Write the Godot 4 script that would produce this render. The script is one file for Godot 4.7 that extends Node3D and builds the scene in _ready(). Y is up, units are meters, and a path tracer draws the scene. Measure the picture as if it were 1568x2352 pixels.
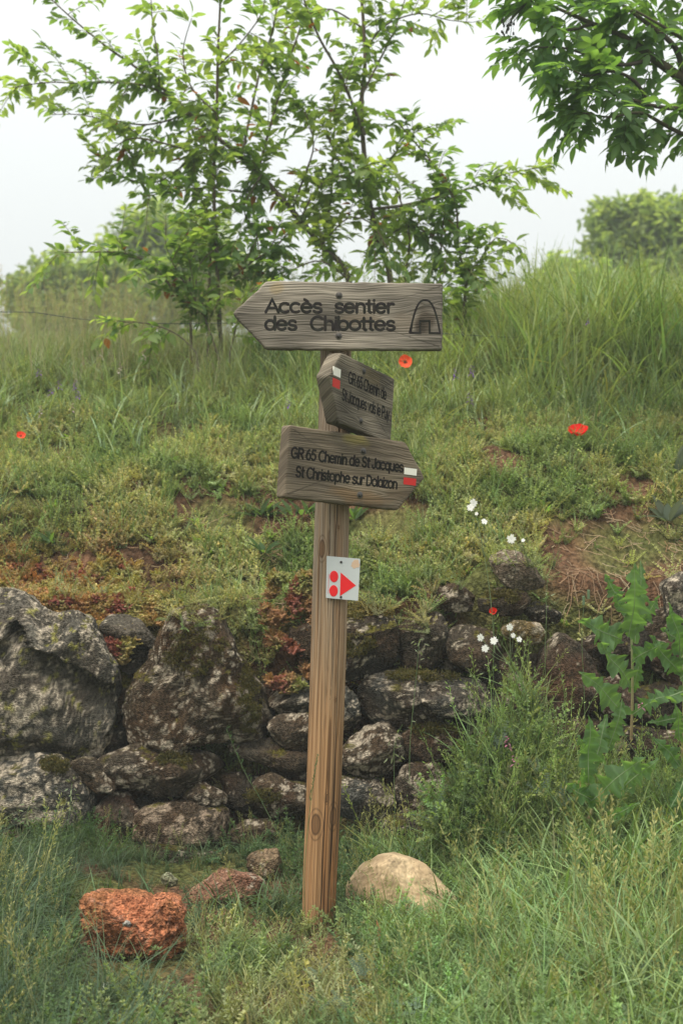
extends Node3D

const U := 3.0914e-4        # metres across per unit of the plan drawing and metre of distance
const EYE_Y := 1.17
const EYE_Z := 4.0

var rng := RandomNumberGenerator.new()
var nz := FastNoiseLite.new()
var nf := FastNoiseLite.new()
var nc := FastNoiseLite.new()
var used := {}
var M := {}


class Acc:
	var v := PackedVector3Array()
	var n := PackedVector3Array()
	var c := PackedColorArray()
	var uv := PackedVector2Array()
	var i := PackedInt32Array()

	func put(p: Vector3, col := Color.WHITE, t := Vector2.ZERO) -> int:
		v.append(p)
		c.append(col)
		uv.append(t)
		return v.size() - 1

	func tri(a: int, b: int, d: int) -> void:
		i.append(a)
		i.append(b)
		i.append(d)

	func quad(a: int, b: int, d: int, e: int) -> void:
		tri(a, b, d)
		tri(a, d, e)

	func normals() -> void:
		n.resize(v.size())
		n.fill(Vector3.ZERO)
		for k in range(0, i.size(), 3):
			var a := i[k]
			var b := i[k + 1]
			var d := i[k + 2]
			var f := (v[d] - v[a]).cross(v[b] - v[a])
			n[a] += f
			n[b] += f
			n[d] += f
		for k in n.size():
			n[k] = n[k].normalized() if n[k].length_squared() > 1e-20 else Vector3.UP

	func mesh() -> ArrayMesh:
		if n.size() != v.size():
			normals()
		var a := []
		a.resize(Mesh.ARRAY_MAX)
		a[Mesh.ARRAY_VERTEX] = v
		a[Mesh.ARRAY_NORMAL] = n
		a[Mesh.ARRAY_COLOR] = c
		a[Mesh.ARRAY_TEX_UV] = uv
		a[Mesh.ARRAY_INDEX] = i
		var m := ArrayMesh.new()
		m.add_surface_from_arrays(Mesh.PRIMITIVE_TRIANGLES, a)
		return m


# ---------------------------------------------------------------- naming and tagging

func numbered(called: String, parent: Node) -> String:
	var key := str(parent.get_instance_id()) + called
	var k: int = used.get(key, 0)
	used[key] = k + 1
	return called if k == 0 else "%s_%03d" % [called, k]


func thing(called: String, label: String, category: String, at := Vector3.ZERO, group := "", kind := "") -> Node3D:
	var o := Node3D.new()
	o.name = numbered(called, self)
	add_child(o, true)
	o.position = at
	tag(o, label, category, group, kind)
	return o


func tag(o: Node3D, label: String, category: String, group := "", kind := "") -> void:
	if label:
		o.set_meta("label", label)
	if category:
		o.set_meta("category", category)
	if group:
		o.set_meta("group", group)
	if kind:
		o.set_meta("kind", kind)


func obj(called: String, mesh: Mesh, mat: Material, parent: Node3D = self, at := Transform3D.IDENTITY) -> MeshInstance3D:
	var o := MeshInstance3D.new()
	o.name = numbered(called, parent)
	o.mesh = mesh
	o.material_override = mat
	parent.add_child(o, true)
	o.transform = at
	return o


func spread(parent: Node3D, called: String, meshes: Array, mat: Material, items: Array) -> void:
	var lists := []
	for k in meshes.size():
		lists.append([])
	for it in items:
		lists[rng.randi() % meshes.size()].append(it)
	for k in meshes.size():
		var list: Array = lists[k]
		if list.is_empty():
			continue
		var mm := MultiMesh.new()
		mm.transform_format = MultiMesh.TRANSFORM_3D
		mm.use_colors = true
		mm.mesh = meshes[k]
		mm.instance_count = list.size()
		for q in list.size():
			mm.set_instance_transform(q, list[q][0])
			mm.set_instance_color(q, list[q][1])
		var o := MultiMeshInstance3D.new()
		o.name = numbered(called, parent)
		o.multimesh = mm
		o.material_override = mat
		o.set_meta("kind", "stuff")
		parent.add_child(o, true)


# ---------------------------------------------------------------- small maths

func P(px: float, py: float, d: float) -> Vector3:
	return Vector3((px - 784.0) * U * d, EYE_Y - (py - 1176.0) * U * d, EYE_Z - d)


func scr(p: Vector3) -> Vector2:
	var d := maxf(EYE_Z - p.z, 0.3)
	return Vector2(784.0 + p.x / (U * d), 1176.0 - (p.y - EYE_Y) / (U * d))


func S(r: float, g: float, b: float) -> Color:
	return Color(r / 255.0, g / 255.0, b / 255.0).srgb_to_linear()


func vary(c: Color, a: float) -> Color:
	var k := 1.0 + rng.randf_range(-a, a)
	var l := 0.3 * c.r + 0.6 * c.g + 0.1 * c.b
	c = c.lerp(Color(l, l, l), 0.09)
	return Color(c.r * k * (1.0 + rng.randf_range(-a, a) * 0.35), c.g * k, c.b * k * (1.0 + rng.randf_range(-a, a) * 0.35))


func N3(p: Vector3, f: float, o := 0.0) -> float:
	return nz.get_noise_3d(p.x * f + o, p.y * f + o * 1.7, p.z * f - o)


func F3(p: Vector3, f: float, o := 0.0) -> float:
	return nf.get_noise_3d(p.x * f + o, p.y * f + o * 1.7, p.z * f - o)


func table(x: float, pts: Array) -> float:
	if x <= pts[0][0]:
		return pts[0][1]
	for k in range(1, pts.size()):
		if x < pts[k][0]:
			var t: float = (x - pts[k - 1][0]) / (pts[k][0] - pts[k - 1][0])
			return lerpf(pts[k - 1][1], pts[k][1], t * t * (3.0 - 2.0 * t))
	return pts[-1][1]


func smooth_line(pts: Array, step := 0.03) -> PackedVector3Array:
	var out := PackedVector3Array()
	for k in range(pts.size() - 1):
		var a: Vector3 = pts[maxi(k - 1, 0)]
		var b: Vector3 = pts[k]
		var c: Vector3 = pts[k + 1]
		var d: Vector3 = pts[mini(k + 2, pts.size() - 1)]
		var m := maxi(1, int(b.distance_to(c) / step))
		for q in m:
			out.append(b.cubic_interpolate(c, a, d, float(q) / m))
	out.append(pts[-1])
	return out


func tube(a: Acc, pts: PackedVector3Array, r0: float, r1: float, sides: int, col: Color, col1 := Color(-1, 0, 0)) -> void:
	var first := a.v.size()
	var m := pts.size()
	for k in m:
		var dir := (pts[mini(k + 1, m - 1)] - pts[maxi(k - 1, 0)]).normalized()
		var side := dir.cross(Vector3(0.3, 0.1, 1).normalized())
		if side.length() < 0.05:
			side = dir.cross(Vector3.RIGHT)
		side = side.normalized()
		var up := side.cross(dir)
		var t := float(k) / maxf(m - 1, 1)
		var r := lerpf(r0, r1, t)
		var cc := col if col1.r < 0.0 else col.lerp(col1, t)
		for s in sides:
			var g := TAU * s / sides
			a.put(pts[k] + (side * cos(g) + up * sin(g)) * r, cc, Vector2(float(s) / sides, t))
	for k in m - 1:
		for s in sides:
			var p := first + k * sides + s
			var q := first + k * sides + (s + 1) % sides
			a.quad(p, q, q + sides, p + sides)
	var e := a.put(pts[m - 1], col if col1.r < 0.0 else col1)
	for s in sides:
		a.tri(e - sides + s, e - sides + (s + 1) % sides, e)


func blade(a: Acc, base: Vector3, yaw: float, h: float, out: float, w: float, segs: int, col: Color, droop := 0.0, twist := 0.0) -> Vector3:
	var d := Vector3(sin(yaw), 0, cos(yaw))
	var last := -1
	var tip := base
	for k in segs + 1:
		var t := float(k) / segs
		var p := base + Vector3.UP * h * (t - droop * t * t) + d * out * pow(t, 1.6)
		var g := yaw + twist * t
		var s := Vector3(cos(g), 0, -sin(g)) * w * 0.5 * (1.0 - t * t)
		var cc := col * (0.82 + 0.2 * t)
		if k == segs:
			var e := a.put(p, cc)
			a.tri(last, e, last + 1)
			tip = p
		else:
			var q := a.put(p - s, cc)
			a.put(p + s, cc)
			if last >= 0:
				a.quad(last, q, q + 1, last + 1)
			last = q
	return tip


func leaf(a: Acc, base: Vector3, dir: Vector3, up: Vector3, L: float, W: float, col: Color, fold := 0.25, curl := 0.15, mid := 1.12) -> void:
	var right := dir.cross(up).normalized()
	var u := right.cross(dir).normalized()
	var ts := [0.0, 0.16, 0.4, 0.65, 0.86, 1.0]
	var ws := [0.06, 0.7, 1.0, 0.78, 0.36, 0.0]
	var last := -1
	for k in 6:
		var t: float = ts[k]
		var w: float = ws[k] * W * 0.5
		var p := base + dir * L * t - u * curl * L * t * t
		if k == 5:
			var e := a.put(p, col)
			a.tri(last, e, last + 1)
			a.tri(last + 1, e, last + 2)
		else:
			var q := a.put(p - right * w + u * fold * w, col)
			a.put(p, col * mid)
			a.put(p + right * w + u * fold * w, col)
			if last >= 0:
				a.quad(last, q, q + 1, last + 1)
				a.quad(last + 1, q + 1, q + 2, last + 2)
			last = q


func kite(a: Acc, base: Vector3, dir: Vector3, up: Vector3, L: float, W: float, col: Color) -> void:
	var right := dir.cross(up).normalized() * W * 0.5
	var o := a.put(base, col * 0.9)
	a.put(base + dir * L * 0.55 - right, col)
	a.put(base + dir * L, col)
	a.put(base + dir * L * 0.55 + right, col)
	a.quad(o, o + 1, o + 2, o + 3)


func rdir() -> Vector3:
	var y := rng.randf_range(-1, 1)
	var g := rng.randf() * TAU
	var r := sqrt(1.0 - y * y)
	return Vector3(r * cos(g), y, r * sin(g))


# ---------------------------------------------------------------- ground shape

func wall_top(x: float) -> float:
	return table(x, [[-1.3, 0.83], [-0.3, 0.8], [0.05, 0.84], [0.35, 0.88], [0.62, 0.99], [0.9, 0.97], [1.25, 0.9]])


func gh(x: float, z: float) -> float:
	var p := Vector3(x, 0, z)
	var front := 0.018 * N3(p, 1.7) + 0.01 * N3(p, 5.0)
	front += 0.17 * smoothstep(0.25, 0.95, x) * smoothstep(0.35, -0.75, z)
	front += 0.05 * smoothstep(-0.55, -1.0, x) * smoothstep(0.6, -0.5, z)
	if z > 4.5:
		front += 0.0
	if z > -0.9:
		return front
	var s := -z
	var rise := table(s, [[1.15, 0.0], [2.0, 0.5], [2.5, 0.72], [3.0, 0.95], [3.6, 1.13], [4.5, 1.2], [12.0, 0.85], [40.0, 0.3], [400.0, 0.3]])
	var top := lerpf(wall_top(x), 0.86, smoothstep(1.3, 2.6, s)) + rise
	top += 0.035 * N3(p, 1.3) + 0.022 * N3(p, 4.0) * smoothstep(20.0, 6.0, s) + 0.01 * N3(p, 13.0) * smoothstep(8.0, 4.0, s)
	return lerpf(front, top, smoothstep(0.98, 1.17, s))


func on(x: float, z: float) -> Vector3:
	return Vector3(x, gh(x, z), z)


func axis_steps(parts: Array) -> PackedFloat32Array:
	var out := PackedFloat32Array()
	for p in parts:
		var x: float = p[0]
		while x < p[1] - 1e-4:
			out.append(x)
			x += p[2]
	out.append(parts[-1][1])
	return out


func build_ground() -> void:
	var xs := axis_steps([[-300.0, -60.0, 40.0], [-60.0, -10.0, 5.0], [-10.0, -2.4, 0.4], [-2.4, 2.4, 0.04], [2.4, 10.0, 0.4], [10.0, 60.0, 5.0], [60.0, 300.0, 40.0]])
	var zs := axis_steps([[-400.0, -60.0, 20.0], [-60.0, -10.0, 2.0], [-10.0, -4.6, 0.3], [-4.6, -1.2, 0.04], [-1.2, -0.9, 0.02], [-0.9, 1.8, 0.04], [1.8, 12.0, 0.5], [12.0, 60.0, 6.0]])
	var a := Acc.new()
	var soil := S(92, 70, 53)
	var soil2 := S(136, 104, 80)
	var turf := S(104, 124, 66)
	for z in zs:
		for x in xs:
			var p := on(x, z)
			var f := F3(p, 3.0, 7.0)
			var c := soil.lerp(soil2, clampf(0.45 + 0.9 * f + 0.35 * N3(p, 26.0), 0.0, 1.0))
			c = c.lerp(turf, smoothstep(-0.2, 0.35, N3(p, 2.1, 3.0)) * 0.55)
			if z < -5.0 or z > 2.0:
				c = c.lerp(turf, 0.8)
			a.put(p, c)
	var w := xs.size()
	for r in zs.size() - 1:
		for k in w - 1:
			var q := r * w + k
			a.quad(q, q + 1, q + w + 1, q + w)
	var g := obj("ground", a.mesh(), M.earth)
	tag(g, "brown earth and turf of the path edge and the rising grassy bank", "ground", "", "structure")


# ---------------------------------------------------------------- materials

func grain_image(f: float, lo: float, hi: float, sd: int, oct := 4) -> ImageTexture:
	var n := FastNoiseLite.new()
	n.seed = sd
	n.frequency = f
	n.fractal_octaves = oct
	var im := n.get_seamless_image(512, 512)
	var d := im.get_data()
	for k in d.size():
		d[k] = int(clampf(lerpf(lo, hi, d[k] / 255.0), 0.0, 1.0) * 255.0)
	return ImageTexture.create_from_image(Image.create_from_data(512, 512, false, Image.FORMAT_L8, d))


func mat(rough := 0.8, spec := 0.3) -> StandardMaterial3D:
	var m := StandardMaterial3D.new()
	m.vertex_color_use_as_albedo = true
	m.roughness = rough
	m.metallic_specular = spec
	m.cull_mode = BaseMaterial3D.CULL_DISABLED
	return m


func green(back: float, rough := 0.55) -> StandardMaterial3D:
	var m := mat(rough, 0.35)
	m.backlight_enabled = true
	m.backlight = Color(back, back, back * 0.62)
	return m


func make_materials() -> void:
	var grain := grain_image(0.03, 0.35, 1.25, 5, 5)
	var fine := grain_image(0.06, 0.0, 1.0, 9, 4)
	M.earth = mat(0.95, 0.15)
	M.earth.albedo_texture = grain
	M.earth.uv1_triplanar = true
	M.earth.uv1_world_triplanar = true
	M.earth.uv1_scale = Vector3(2.2, 2.2, 2.2)
	M.earth.heightmap_enabled = true
	M.earth.heightmap_texture = fine
	M.earth.heightmap_scale = 1.6
	M.rock = mat(0.9, 0.25)
	M.rock.albedo_texture = grain
	M.rock.uv1_triplanar = true
	M.rock.uv1_scale = Vector3(4.5, 4.5, 4.5)
	M.rock.heightmap_enabled = true
	M.rock.heightmap_texture = fine
	M.rock.heightmap_scale = 1.2
	M.smooth_rock = mat(0.85, 0.25)
	M.leaf = green(1.2, 0.5)
	M.grass = green(0.85, 0.6)
	M.herb = green(0.95, 0.6)
	M.petal = green(0.7, 0.6)
	M.bark = mat(0.85, 0.2)
	M.plain = mat(0.8, 0.25)
	M.paint = mat(0.55, 0.4)
	M.metal = mat(0.55, 0.5)
	M.metal.metallic = 0.6


# ---------------------------------------------------------------- the signpost

func wood_look(w: int, h: int, L: float, H: float, sd: float, light: Color, dark: Color, spots: Array, knots: Array) -> StandardMaterial3D:
	var im := Image.create(w, h, false, Image.FORMAT_RGB8)
	var hm := Image.create(w, h, false, Image.FORMAT_L8)
	for j in h:
		for k in w:
			var x := (float(k) / w - 0.5) * L
			var y := (0.5 - float(j) / h) * H
			var yy := y + 0.011 * nz.get_noise_3d(x * 2.6, y * 5.0, sd) + 0.0018 * nz.get_noise_3d(x * 13.0, y * 16.0, sd)
			for kn in knots:
				var dx: float = (x - kn[0]) / kn[2]
				var dy: float = y - kn[1]
				yy += signf(dy) * kn[3] * exp(-dx * dx) * exp(-absf(dy) / 0.02)
			var g := 0.5 + 0.5 * sin(yy * 900.0 + 2.5 * nz.get_noise_3d(x * 4.0, yy * 30.0, sd + 4.0))
			g = pow(g, 0.7)
			var st := nz.get_noise_3d(x * 9.0, yy * 420.0, sd + 9.0)
			var v := clampf(0.26 * g + 0.38 + 0.45 * st + 0.25 * nz.get_noise_3d(x * 3.0, yy * 110.0, sd + 13.0), 0.0, 1.0)
			var big := nz.get_noise_3d(x * 5.0, y * 11.0, sd + 20.0)
			var c := dark.lerp(light, v)
			c = c * (0.86 + 0.22 * big)
			for s in spots:
				var q := Vector2((x - s[0]) / s[2], (y - s[1]) / s[3]).length() + 0.35 * nz.get_noise_3d(x * 20.0, y * 20.0, sd + 31.0)
				c = c.lerp(s[4], s[5] * smoothstep(1.0, 0.3, q))
			im.set_pixel(k, j, c)
			hm.set_pixel(k, j, Color(v, v, v))
	var m := StandardMaterial3D.new()
	m.albedo_texture = ImageTexture.create_from_image(im)
	m.roughness = 0.85
	m.metallic_specular = 0.25
	m.heightmap_enabled = true
	m.heightmap_texture = ImageTexture.create_from_image(hm)
	m.heightmap_scale = 0.16
	return m


func board_mesh(outline: Array, t: float, L: float, H: float, sd: float) -> ArrayMesh:
	# rounded corners, then evenly spaced points round the edge
	var pts := PackedVector2Array()
	var n := outline.size()
	for k in n:
		var p: Vector2 = outline[k]
		var a: Vector2 = outline[(k + n - 1) % n]
		var b: Vector2 = outline[(k + 1) % n]
		var r := 0.009
		var p0 := p + (a - p).normalized() * r
		var p1 := p + (b - p).normalized() * r
		for q in 5:
			var s := q / 4.0
			pts.append(p0.lerp(p, s).lerp(p.lerp(p1, s), s))
		var e: Vector2 = b + (p - b).normalized() * r
		var m := int(p1.distance_to(e) / 0.012)
		for q in range(1, m):
			pts.append(p1.lerp(e, float(q) / m))
	var acc := Acc.new()
	var m2 := pts.size()
	var ctr := Vector2.ZERO
	for p in pts:
		ctr += p / m2
	# rings: (inset, z)
	var b := 0.005
	var rings := [[b, -t / 2], [b * 0.3, -t / 2 + b * 0.3], [0.0, -t / 2 + b], [0.0, t / 2 - b], [b * 0.3, t / 2 - b * 0.3], [b, t / 2 - 0.0005], [b * 2.2, t / 2]]
	for ri in rings.size():
		var ring: Array = rings[ri]
		for k in m2:
			var p := pts[k]
			var tan := (pts[(k + 1) % m2] - pts[(k + m2 - 1) % m2]).normalized()
			var nrm := Vector2(tan.y, -tan.x)
			if nrm.dot(p - ctr) < 0.0:
				nrm = -nrm
			var w := 0.0013 * nz.get_noise_3d(p.x * 28.0, p.y * 28.0, sd + ring[1] * 20.0) + 0.0008 * nz.get_noise_3d(p.x * 90.0, p.y * 90.0, sd)
			var q: Vector2 = p - nrm * (ring[0] + w)
			var z: float = ring[1]
			acc.put(Vector3(q.x, q.y, z), Color.WHITE, Vector2(0.5 + q.x / L + (z - t / 2) * 0.7, 0.5 - q.y / H + (z - t / 2) * 3.0))
	for ri in rings.size() - 1:
		for k in m2:
			var p := ri * m2 + k
			var q := ri * m2 + (k + 1) % m2
			acc.quad(p, p + m2, q + m2, q)
	var top := (rings.size() - 1) * m2
	var c := acc.put(Vector3(ctr.x, ctr.y, t / 2), Color.WHITE, Vector2(0.5 + ctr.x / L, 0.5 - ctr.y / H))
	var c2 := acc.put(Vector3(ctr.x, ctr.y, -t / 2), Color.WHITE, Vector2(0.5 + ctr.x / L, 0.5 - ctr.y / H))
	for k in m2:
		acc.tri(top + k, c, top + (k + 1) % m2)
		acc.tri(k, (k + 1) % m2, c2)
	# the outline may run either way round: make the front face +z
	acc.normals()
	if acc.n[c].z < 0.0:
		for k in range(0, acc.i.size(), 3):
			var s := acc.i[k]
			acc.i[k] = acc.i[k + 1]
			acc.i[k + 1] = s
		acc.normals()
	return acc.mesh()


const GLYPH := {
	"A": "M 0 0 L .4 1 L .8 0 M .14 .33 L .66 .33 W .86", "c": "A .34 .36 .32 .36 48 312 W .68", "e": "M .05 .38 L .65 .38 A .345 .36 .31 .36 4 316 W .76",
	"è": "M .05 .38 L .65 .38 A .345 .36 .31 .36 4 316 M .22 1.02 L .42 .86 W .76", "s": "A .28 .53 .22 .18 25 265 A .28 .17 .24 .18 88 -160 W .6",
	"n": "M .06 .7 L .06 0 M .06 .4 A .31 .42 .25 .28 180 0 L .56 0 W .68", "t": "M .18 .95 L .18 .14 A .3 .14 .12 .13 180 275 M .02 .68 L .36 .68 W .44", "i": "M .07 .7 L .07 0 M .07 .95 L .07 .97 W .18",
	"r": "M .06 .7 L .06 0 M .06 .4 A .3 .42 .24 .28 175 62 W .46", "d": "A .34 .36 .3 .36 0 360 M .65 1.02 L .65 0 W .76", "C": "A .46 .5 .43 .52 45 315 W .88", "h": "M .06 1.02 L .06 0 M .06 .4 A .31 .42 .25 .28 180 0 L .56 0 W .68",
	"b": "M .06 1.02 L .06 0 A .37 .36 .3 .36 0 360 W .76", "o": "A .36 .36 .33 .36 0 360 W .76", "G": "A .46 .5 .42 .52 45 318 M .5 .46 L .86 .46 L .86 .08 W .98",
	"R": "M .06 0 L .06 1 L .4 1 A .4 .75 .25 .25 90 -90 L .06 .5 M .36 .5 L .68 0 W .76", "6": "A .33 .31 .28 .32 0 360 M .06 .36 A .54 .36 .48 .64 180 105 W .72", "5": "M .56 1 L .16 1 L .1 .57 A .32 .32 .28 .32 130 -145 W .72",
	"m": "M .06 .7 L .06 0 M .06 .44 A .24 .46 .18 .24 180 0 L .42 0 M .42 .44 A .6 .46 .18 .24 180 0 L .78 0 W .9", "S": "A .32 .75 .27 .26 25 268 A .32 .25 .29 .25 90 -160 W .72", "J": "M .42 1 L .42 .25 A .22 .25 .2 .26 0 -180 W .54",
	"a": "A .31 .36 .28 .36 0 360 M .6 .7 L .6 0 W .7", "q": "A .34 .36 .3 .36 0 360 M .65 .7 L .65 -.28 W .76", "u": "M .06 .7 L .06 .26 A .3 .27 .24 .27 180 360 M .54 .7 L .54 0 W .66", "v": "M 0 .7 L .26 0 L .52 .7 W .58",
	"l": "M .06 1.02 L .06 0 W .18", "P": "M .06 0 L .06 1 L .4 1 A .4 .73 .27 .27 90 -90 L .06 .46 W .74", "y": "M 0 .7 L .27 .02 M .54 .7 L .2 -.28 W .58", "p": "M .06 .7 L .06 -.28 A .37 .36 .3 .36 0 360 W .76",
	"D": "M .06 0 L .06 1 L .3 1 A .3 .5 .42 .5 90 -90 L .06 0 W .82", "z": "M .04 .7 L .5 .7 L .02 0 L .52 0 W .58", " ": "W .34",
}


func strokes(ch: String) -> Array:
	var w: PackedStringArray = GLYPH[ch].split(" ")
	var lines := []
	var cur := PackedVector2Array()
	var k := 0
	var adv := 0.6
	var pen := false
	while k < w.size():
		match w[k]:
			"M":
				if cur.size() > 1:
					lines.append(cur)
				cur = PackedVector2Array([Vector2(float(w[k + 1]), float(w[k + 2]))])
				pen = true
				k += 3
			"L":
				cur.append(Vector2(float(w[k + 1]), float(w[k + 2])))
				k += 3
			"A":
				var c := Vector2(float(w[k + 1]), float(w[k + 2]))
				var r := Vector2(float(w[k + 3]), float(w[k + 4]))
				var g0 := deg_to_rad(float(w[k + 5]))
				var g1 := deg_to_rad(float(w[k + 6]))
				var start := c + Vector2(cos(g0), sin(g0)) * r
				if cur.size() and cur[-1].distance_to(start) > 0.12:
					if cur.size() > 1:
						lines.append(cur)
					cur = PackedVector2Array()
				var m := maxi(5, int(absf(g1 - g0) / 0.28))
				for q in m + 1:
					var g := lerpf(g0, g1, float(q) / m)
					cur.append(c + Vector2(cos(g), sin(g)) * r)
				k += 7
			"W":
				adv = float(w[k + 1])
				k += 2
	if cur.size() > 1:
		lines.append(cur)
	return [lines, adv]


func groove(a: Acc, line: PackedVector2Array, w: float, z: float, col: Color) -> void:
	# one routed stroke: a shallow round-backed band with rounded ends
	var pts := PackedVector2Array()
	var wid := PackedFloat32Array()
	var n := line.size()
	var d0 := (line[0] - line[1]).normalized()
	var d1 := (line[n - 1] - line[n - 2]).normalized()
	pts.append(line[0] + d0 * w * 0.5)
	wid.append(0.2)
	pts.append(line[0] + d0 * w * 0.3)
	wid.append(0.75)
	for p in line:
		pts.append(p)
		wid.append(1.0)
	pts.append(line[n - 1] + d1 * w * 0.3)
	wid.append(0.75)
	pts.append(line[n - 1] + d1 * w * 0.5)
	wid.append(0.2)
	var m := pts.size()
	var last := -1
	for k in m:
		var t0 := (pts[k] - pts[maxi(k - 1, 0)]).normalized()
		var t1 := (pts[mini(k + 1, m - 1)] - pts[k]).normalized()
		if k == 0:
			t0 = t1
		if k == m - 1:
			t1 = t0
		var t := (t0 + t1).normalized()
		var s := Vector2(-t.y, t.x) * w * 0.5 * wid[k] / maxf(0.6, t.dot(t0))
		var c := col * (1.0 + 0.35 * nz.get_noise_2d(pts[k].x * 60.0, pts[k].y * 60.0))
		c = c.lerp(S(104, 94, 80), (0.08 if w > 0.006 else 0.0) * smoothstep(0.15, 0.6, nz.get_noise_2d(pts[k].x * 35.0 + 7.0, pts[k].y * 35.0)))
		var q := a.put(Vector3(pts[k].x + s.x, pts[k].y + s.y, z), c)
		a.put(Vector3(pts[k].x, pts[k].y, z + 0.0006), c)
		a.put(Vector3(pts[k].x - s.x, pts[k].y - s.y, z), c)
		if last >= 0:
			a.quad(last, q, q + 1, last + 1)
			a.quad(last + 1, q + 1, q + 2, last + 2)
		last = q


func write_words(a: Acc, text: String, x0: float, x1: float, base: float, cap: float, w: float, z: float, col: Color) -> void:
	var total := 0.0
	for ch in text:
		total += strokes(ch)[1]
	total -= 0.12
	var sx := (x1 - x0) / total
	var x := x0
	var q := 0
	for ch in text:
		var g := strokes(ch)
		for line in g[0]:
			var out := PackedVector2Array()
			for p in line:
				out.append(Vector2(x + p.x * sx, base + p.y * cap))
			groove(a, out, w, z + 0.00015 * (q % 3), col)
			q += 1
		x += g[1] * sx


func disc(cx: float, cy: float, rx: float, ry: float, h: float, col: Color, n := 20, dome := 0.0) -> Acc:
	var a := Acc.new()
	var c := a.put(Vector3(cx, cy, h + dome), col)
	for ring in 3:
		var r: float = [0.7, 1.0, 1.0][ring]
		var z: float = [h + dome * 0.6, h, 0.0][ring]
		for k in n:
			var g := TAU * k / n
			a.put(Vector3(cx + cos(g) * rx * r, cy + sin(g) * ry * r, z), col)
	for k in n:
		var k2 := (k + 1) % n
		a.tri(c, 1 + k2, 1 + k)
		for ring in 2:
			a.quad(1 + ring * n + k, 1 + ring * n + k2, 1 + (ring + 1) * n + k2, 1 + (ring + 1) * n + k)
	return a


func slab(outline: Array, z0: float, z1: float, col: Color) -> Acc:
	var a := Acc.new()
	var ctr := Vector2.ZERO
	for p in outline:
		ctr += p / outline.size()
	var n := outline.size()
	# the edge gets its own vertices so that it stays sharp
	for ring in 4:
		for p in outline:
			a.put(Vector3(p.x, p.y, z1 if ring < 2 else z0), col)
	var c := a.put(Vector3(ctr.x, ctr.y, z1), col)
	var c2 := a.put(Vector3(ctr.x, ctr.y, z0), col)
	for k in n:
		var k2 := (k + 1) % n
		a.tri(c, k2, k)
		a.tri(c2, 3 * n + k, 3 * n + k2)
		a.quad(n + k, n + k2, 2 * n + k2, 2 * n + k)
	return a


func blot(cx: float, cy: float, r: float, sd: float, rag := 0.25) -> Array:
	var out := []
	for k in 18:
		var g := TAU * k / 18
		var q := r * (1.0 + rag * nz.get_noise_3d(cos(g) * 1.6, sin(g) * 1.6, sd))
		out.append(Vector2(cx + cos(g) * q, cy + sin(g) * q))
	return out


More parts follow.
